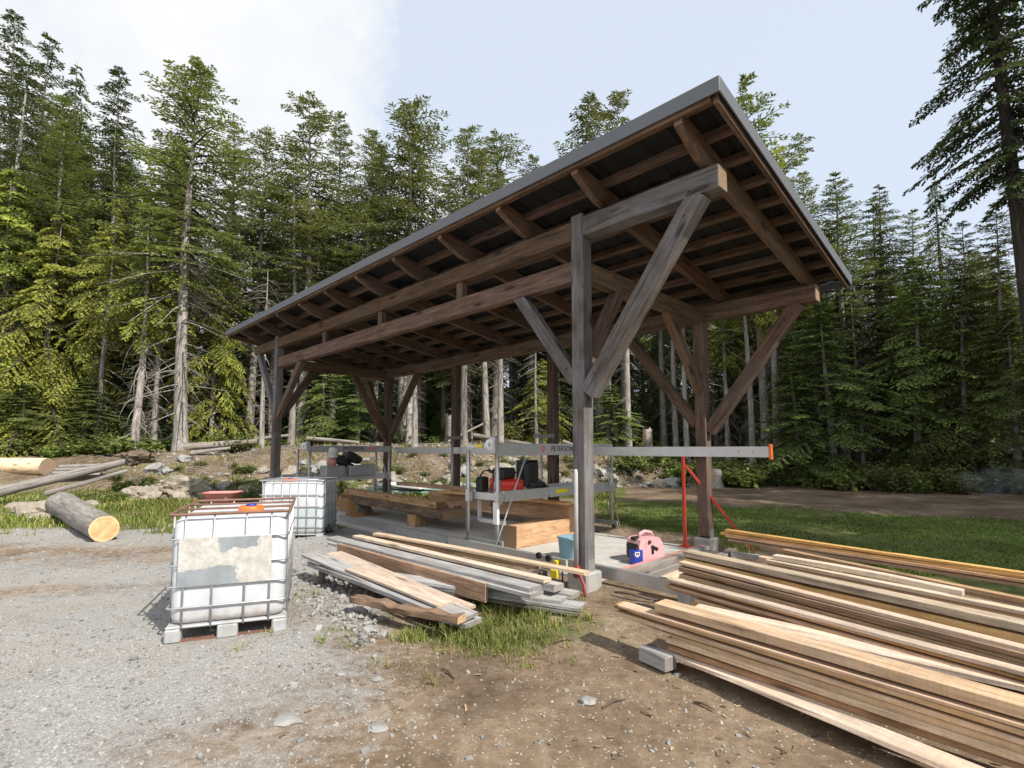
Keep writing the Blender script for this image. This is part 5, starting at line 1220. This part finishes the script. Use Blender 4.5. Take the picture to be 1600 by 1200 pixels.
# trunk poles seen through the shed
for i,(px,Y,kd,l) in enumerate(((408,23.5,'snag','white bare dead trunk with twigs left of the left shed post'),(451,25,'tall','pale straight trunk right beside the left shed post'),(573,27,'tall','first pale trunk between the left posts of the shed'),(585,28,'tall','second pale trunk between the left posts of the shed'),(636,26,'tall','wide pale trunk left of the second rear post'),(728,25.5,'tall','pale trunk just right of the second rear post'),(757,26.5,'tall','slim pale trunk in the gap between second and third rear posts'),(781,25.5,'tall','stout pale trunk in the gap between second and third rear posts'),(840,26,'snag','slim bare trunk with many dead twigs left of the third rear post'),(951,27,'tall','grey trunk just right of the near post'),(986,26,'tall','straight grey trunk between the near post and rear right post'),(1037,28,'tall','thin grey trunk left of the rear right post'),(1060,27,'tall','slightly curved grey trunk close left of the rear right post'),(1077,26.5,'tall','pale trunk touching the rear right post'),(1174,24,'tall','stout pale trunk behind the end of the high rail'),(1215,25,'thin','slim trunk with dead lower branches right of the high rail end'),(1343,26,'snag','thin white leaning pole in the dark gap of the right forest'),(1320,28,'tall','dark grey trunk left of the thin white leaning pole'),(1387,29,'tall','dark trunk in the gap under the dark right fir'))):
    p=ony(px,690,Y);rg=random.Random(100+i)
    top=Hh(p.x,p.y)+(rg.uniform(13,17) if kd!='snag' else rg.uniform(8,11))
    SITES.append((p.x,p.y));tree(kd,p.x,p.y,top,l,rg=rg,wide=1.1 if kd!='snag' else 1.,lean=(0,-.06 if '(1343' in str(px) else rg.uniform(-.02,.02)))
# crowded forest further back
SK=[(-200,60),(60,110),(150,190),(230,190),(330,230),(450,260),(540,270),(620,290),(700,345),(800,320),(900,330),(1000,340),(1200,330),(1280,340),(1400,370),(1500,400),(1700,330)]
rg=random.Random(77);n=0;tries=0
while n<250 and tries<16000:
    tries+=1;Y=23.5+rg.random()**1.35*42;px=rg.uniform(-120,1720);x=(px-800)/805.*Y
    if any((x-a)**2+(Y-b)**2<(1.25+.015*Y)**2 for a,b in SITES):continue
    if Y<lerp_tab(TOE,(px-800)/805.)+4.:continue
    SITES.append((x,Y));py=lerp_tab(SK,px)+rg.uniform(0,130)*(1.1 if Y<36 else .6)
    zt=min(ony(px,py,Y).z,Hh(x,Y)+27)
    left=px<420;right=px>1180
    kd=rg.choices(['fir','tall','hem','thin','snag','spire','cedar'],[4,5,2.5,1.5,1,2,0] if not left and not right else ([4,1.5,2,2,1,3,2] if left else [4,1,4,.5,.3,4,0]))[0]
    if kd in('hem','cedar'):zt=min(zt,Hh(x,Y)+rg.uniform(6,13))
    if kd=='snag':zt=min(zt,Hh(x,Y)+rg.uniform(8,13))
    if zt-Hh(x,Y)<5:continue
    if n>190 and not 560<px<1260:continue
    reg='left of the shed' if px<430 else ('behind the shed' if px<1200 else 'right of the shed')
    gr='crowded forest trees '+reg
    tree(kd,x,Y,zt,'one of the crowded forest trees in the background '+reg,gr,rg=rg,wide=rg.uniform(.9,1.25));n+=1
# trees just outside the right edge that shade the lawn
for i,(x,y,h,kd) in enumerate(((15.5,-1.0,19,'spire'),(21.5,4.2,21,'spire'),(19,1.5,22,'fir'),(22,6.5,23,'fir'),(26,9.,24,'fir'),(24,15,23,'fir'),(27,2,23,'spire'),(29,18,24,'spire'))):
    tree(kd,x,y,h,'conifer beyond the right edge of the picture shading the lawn','conifers beyond the right edge',rg=random.Random(i),wide=1.5)
# ------------------------------------------------------------------ shrubs
def make_bush(seed,r=.8,h=.8,n=900,el=.1,ew=.035,mat='l_bush'):
    rg=random.Random(seed);b=MB();s=MB()
    for i in range(26):
        a=rg.uniform(0,6.28);q=rg.random()**.6*r;p0=Vector((math.cos(a)*q*.3,math.sin(a)*q*.3,-.05));p1=Vector((math.cos(a)*q,math.sin(a)*q,h*rg.uniform(.5,1.05)*(1-.45*(q/r)**2)))
        s.tube([p0,p0.lerp(p1,.6)+Vector((0,0,.1*h)),p1],[.012,.008,.004],4,cap=False)
        for j in range(n//26):
            t=rg.random()**.6;c=p0.lerp(p1,t)+Vector((rg.gauss(0,.13),rg.gauss(0,.13),rg.gauss(.06,.1)))*r
            sprig(b,c,Vector((rg.gauss(0,1),rg.gauss(0,1),rg.gauss(0,.5))).normalized(),el*rg.uniform(.7,1.4),ew*rg.uniform(.7,1.4),rg,.1)
    return b.mesh('foliage',M[mat]),s.mesh('stems',M['root'])
BU=[make_bush(1),make_bush(2,.9,.6,900,.11,.045),make_bush(3,.7,.9,800),make_bush(4,.8,.7,700,.2,.06,'l_hem')]
rg=random.Random(31)
def bush(x,y,k,s,label,group):
    o=bpy.data.objects.new('shrub',None);COL.objects.link(o);o.location=(x,y,Hh(x,y));o.rotation_euler=(0,0,rg.uniform(0,6.28));o.scale=(s*1.15,s*1.15,s)
    tag(o,label,'shrub',group)
    for nm,me in zip(('foliage','stem'),BU[k]):
        c=bpy.data.objects.new(nm,me);COL.objects.link(c);c.parent=o
for i in range(92):
    px=rg.uniform(945,1600);a=(px-800)/805.;Y=lerp_tab(TOE,a)+rg.uniform(.0,3.6);bush(a*Y,Y,rg.choice((0,1,1,2,3)),rg.uniform(.4,1.35),'leafy green shrub in the belt along the far side of the dirt track','shrubs along the dirt track')
for i in range(34):
    px=rg.uniform(-30,260) if i%4 else rg.uniform(260,440);a=(px-800)/805.;Y=lerp_tab(TOE,a)+rg.uniform(4.2,8.5);bush(a*Y,Y,rg.choice((0,2,3,3)),rg.uniform(.6,1.15),'low shrub under the trees at the left forest edge','shrubs at the left forest edge')
for i in range(60):
    px=rg.uniform(430,950);a=(px-800)/805.;Y=lerp_tab(TOE,a)+rg.uniform(6.5,14);bush(a*Y,Y,rg.choice((0,1,2,3)),rg.uniform(.55,1.2),'low shrub on top of the bank behind the shed','shrubs on the bank behind the shed')
for i in range(85):
    px=rg.uniform(170,900);a=(px-800)/805.;Y=lerp_tab(TOE,a)+rg.uniform(-.8,3.);bush(a*Y,Y,rg.choice((1,2,0)),rg.uniform(.25,.5),'small leafy plant among the rubble of the slope and bank','small plants on the rubble slope')
for i,(px,Y,s,l) in enumerate(((250,17,.5,'small shrub growing on the rock outcrop'),(390,15.2,.7,'dark green shrub behind the far tote, left of the left shed post'),(1390,19.8,1.3,'round pale green shrub standing alone beyond the dirt track at the right'),(690,20.2,.5,'small plant on the rubble bank behind the shed'))):
    a=(px-800)/805.;bush(a*Y,Y,(2,0,0,1)[i],s,l,None)
# faint blue smoke drifting by the shrubs at the right edge
m=bpy.data.materials.new('smoke');m.use_nodes=True;nt=NT(m);nt.n.remove(nt.n['Principled BSDF'])
tc=nt.new('ShaderNodeTexCoord').outputs['Object']
pv=nt.new('ShaderNodeVolumePrincipled',ins={'Color':(.75,.82,.95,1),'Density':nt.math('MULTIPLY',nt.ramp(nt.noise(tc,2.2,4,.6),[(.42,0.),(.7,1.)]),.3)});nt.l.new(pv.outputs[0],nt.n['Material Output'].inputs['Volume'])
b=bmesh.new();bmesh.ops.create_icosphere(b,subdivisions=3,radius=1)
for v_ in b.verts:v_.co=Vector((v_.co.x*1.3,v_.co.y*.7,v_.co.z*.5))
me=bpy.data.meshes.new('smoke');b.to_mesh(me);b.free();me.materials.append(m)
p=ony(1562,752,16.8);tag(put('smoke',me,None,Matrix.Translation((p.x,p.y,max(p.z,Hh(p.x,p.y)+.35)))),'faint blue smoke drifting low by the shrubs at the right edge','smoke',kind='stuff')
# ------------------------------------------------------------------ light, sky, camera
az=math.atan2(-U.y,-U.x);EL=rad(44)
sd=Vector((math.cos(az)*math.cos(EL),math.sin(az)*math.cos(EL),math.sin(EL)))
sl_=bpy.data.lights.new('sun','SUN');sl_.energy=4.9;sl_.angle=rad(.5);sl_.color=(1,.94,.84)
so=bpy.data.objects.new('sun',sl_);COL.objects.link(so);so.location=(20,-20,40);so.rotation_euler=sd.to_track_quat('Z','Y').to_euler()
w=bpy.data.worlds.new('World');S.world=w;w.use_nodes=True
nt=NT(w);bg=nt.n['Background'];out=nt.n['World Output']
sky=nt.new('ShaderNodeTexSky',sky_type='NISHITA',sun_disc=False,sun_elevation=EL,sun_rotation=math.pi/2-az,air_density=1.,dust_density=2.,ozone_density=1.)
nt.l.new(sky.outputs[0],bg.inputs[0]);bg.inputs[1].default_value=.12
d=nt.new('ShaderNodeTexCoord').outputs['Generated'];sp_=nt.new('ShaderNodeSeparateXYZ',ins={0:d})
ax=nt.math('DIVIDE',sp_.outputs[0],nt.math('MAXIMUM',sp_.outputs[1],.05))
n1=nt.noise(d,5,7,.6);n2=nt.noise(d,2.2,5,.55)
# bright cloud bank whose edge stands left of the shed, wisps elsewhere, a thin milky veil over all
edge=nt.math('ADD',ax,nt.math('ADD',nt.math('MULTIPLY',nt.math('SUBTRACT',n1,.5),.34),nt.math('MULTIPLY',nt.math('SUBTRACT',nt.noise(d,22,6,.65),.5),.1)))
cm=nt.ramp(nt.math('ADD',nt.math('MULTIPLY',edge,-1.),.2),[(.455,0.),(.5,.55),(.56,1.)])
cm=nt.math('MULTIPLY',cm,nt.ramp(n2,[(.34,.72),(.55,1.)]))
lowc=nt.math('MULTIPLY',nt.ramp(nt.math('ADD',nt.math('ABSOLUTE',nt.math('ADD',ax,.14)),nt.math('MULTIPLY',n1,.25)),[(.2,1.),(.3,0.)]),nt.ramp(nt.math('ADD',sp_.outputs[2],nt.math('MULTIPLY',n1,.1)),[(.48,1.),(.58,0.)]))
cm=nt.math('MAXIMUM',cm,nt.math('MULTIPLY',lowc,.9))
veil=nt.new('ShaderNodeBackground',ins={0:(.78,.87,1.,1),1:.86});wh=nt.new('ShaderNodeBackground',ins={0:nt.ramp(nt.noise(d,3.2,6,.6),[(.3,(.8,.85,.93)),(.6,(1.,1.,1.))]),1:.83})
m1=nt.new('ShaderNodeMixShader',ins={0:.82});nt.l.new(bg.outputs[0],m1.inputs[1]);nt.l.new(veil.outputs[0],m1.inputs[2])
m2=nt.new('ShaderNodeMixShader');nt.l.new(cm,m2.inputs[0]);nt.l.new(m1.outputs[0],m2.inputs[1]);nt.l.new(wh.outputs[0],m2.inputs[2]);nt.l.new(m2.outputs[0],out.inputs[0])
cd=bpy.data.cameras.new('camera');co=bpy.data.objects.new('camera',cd);COL.objects.link(co);S.camera=co
co.location=(0,0,H);co.rotation_euler=(math.pi/2+P,0,0);cd.sensor_width=36;cd.lens=F/1600*36;cd.shift_y=(CY-600)/1600;cd.clip_end=2000;cd.clip_start=.05
S.view_settings.view_transform='Standard';S.view_settings.look='None';S.view_settings.exposure=.3;S.view_settings.gamma=1
S.cycles.max_bounces=6;S.cycles.transparent_max_bounces=4
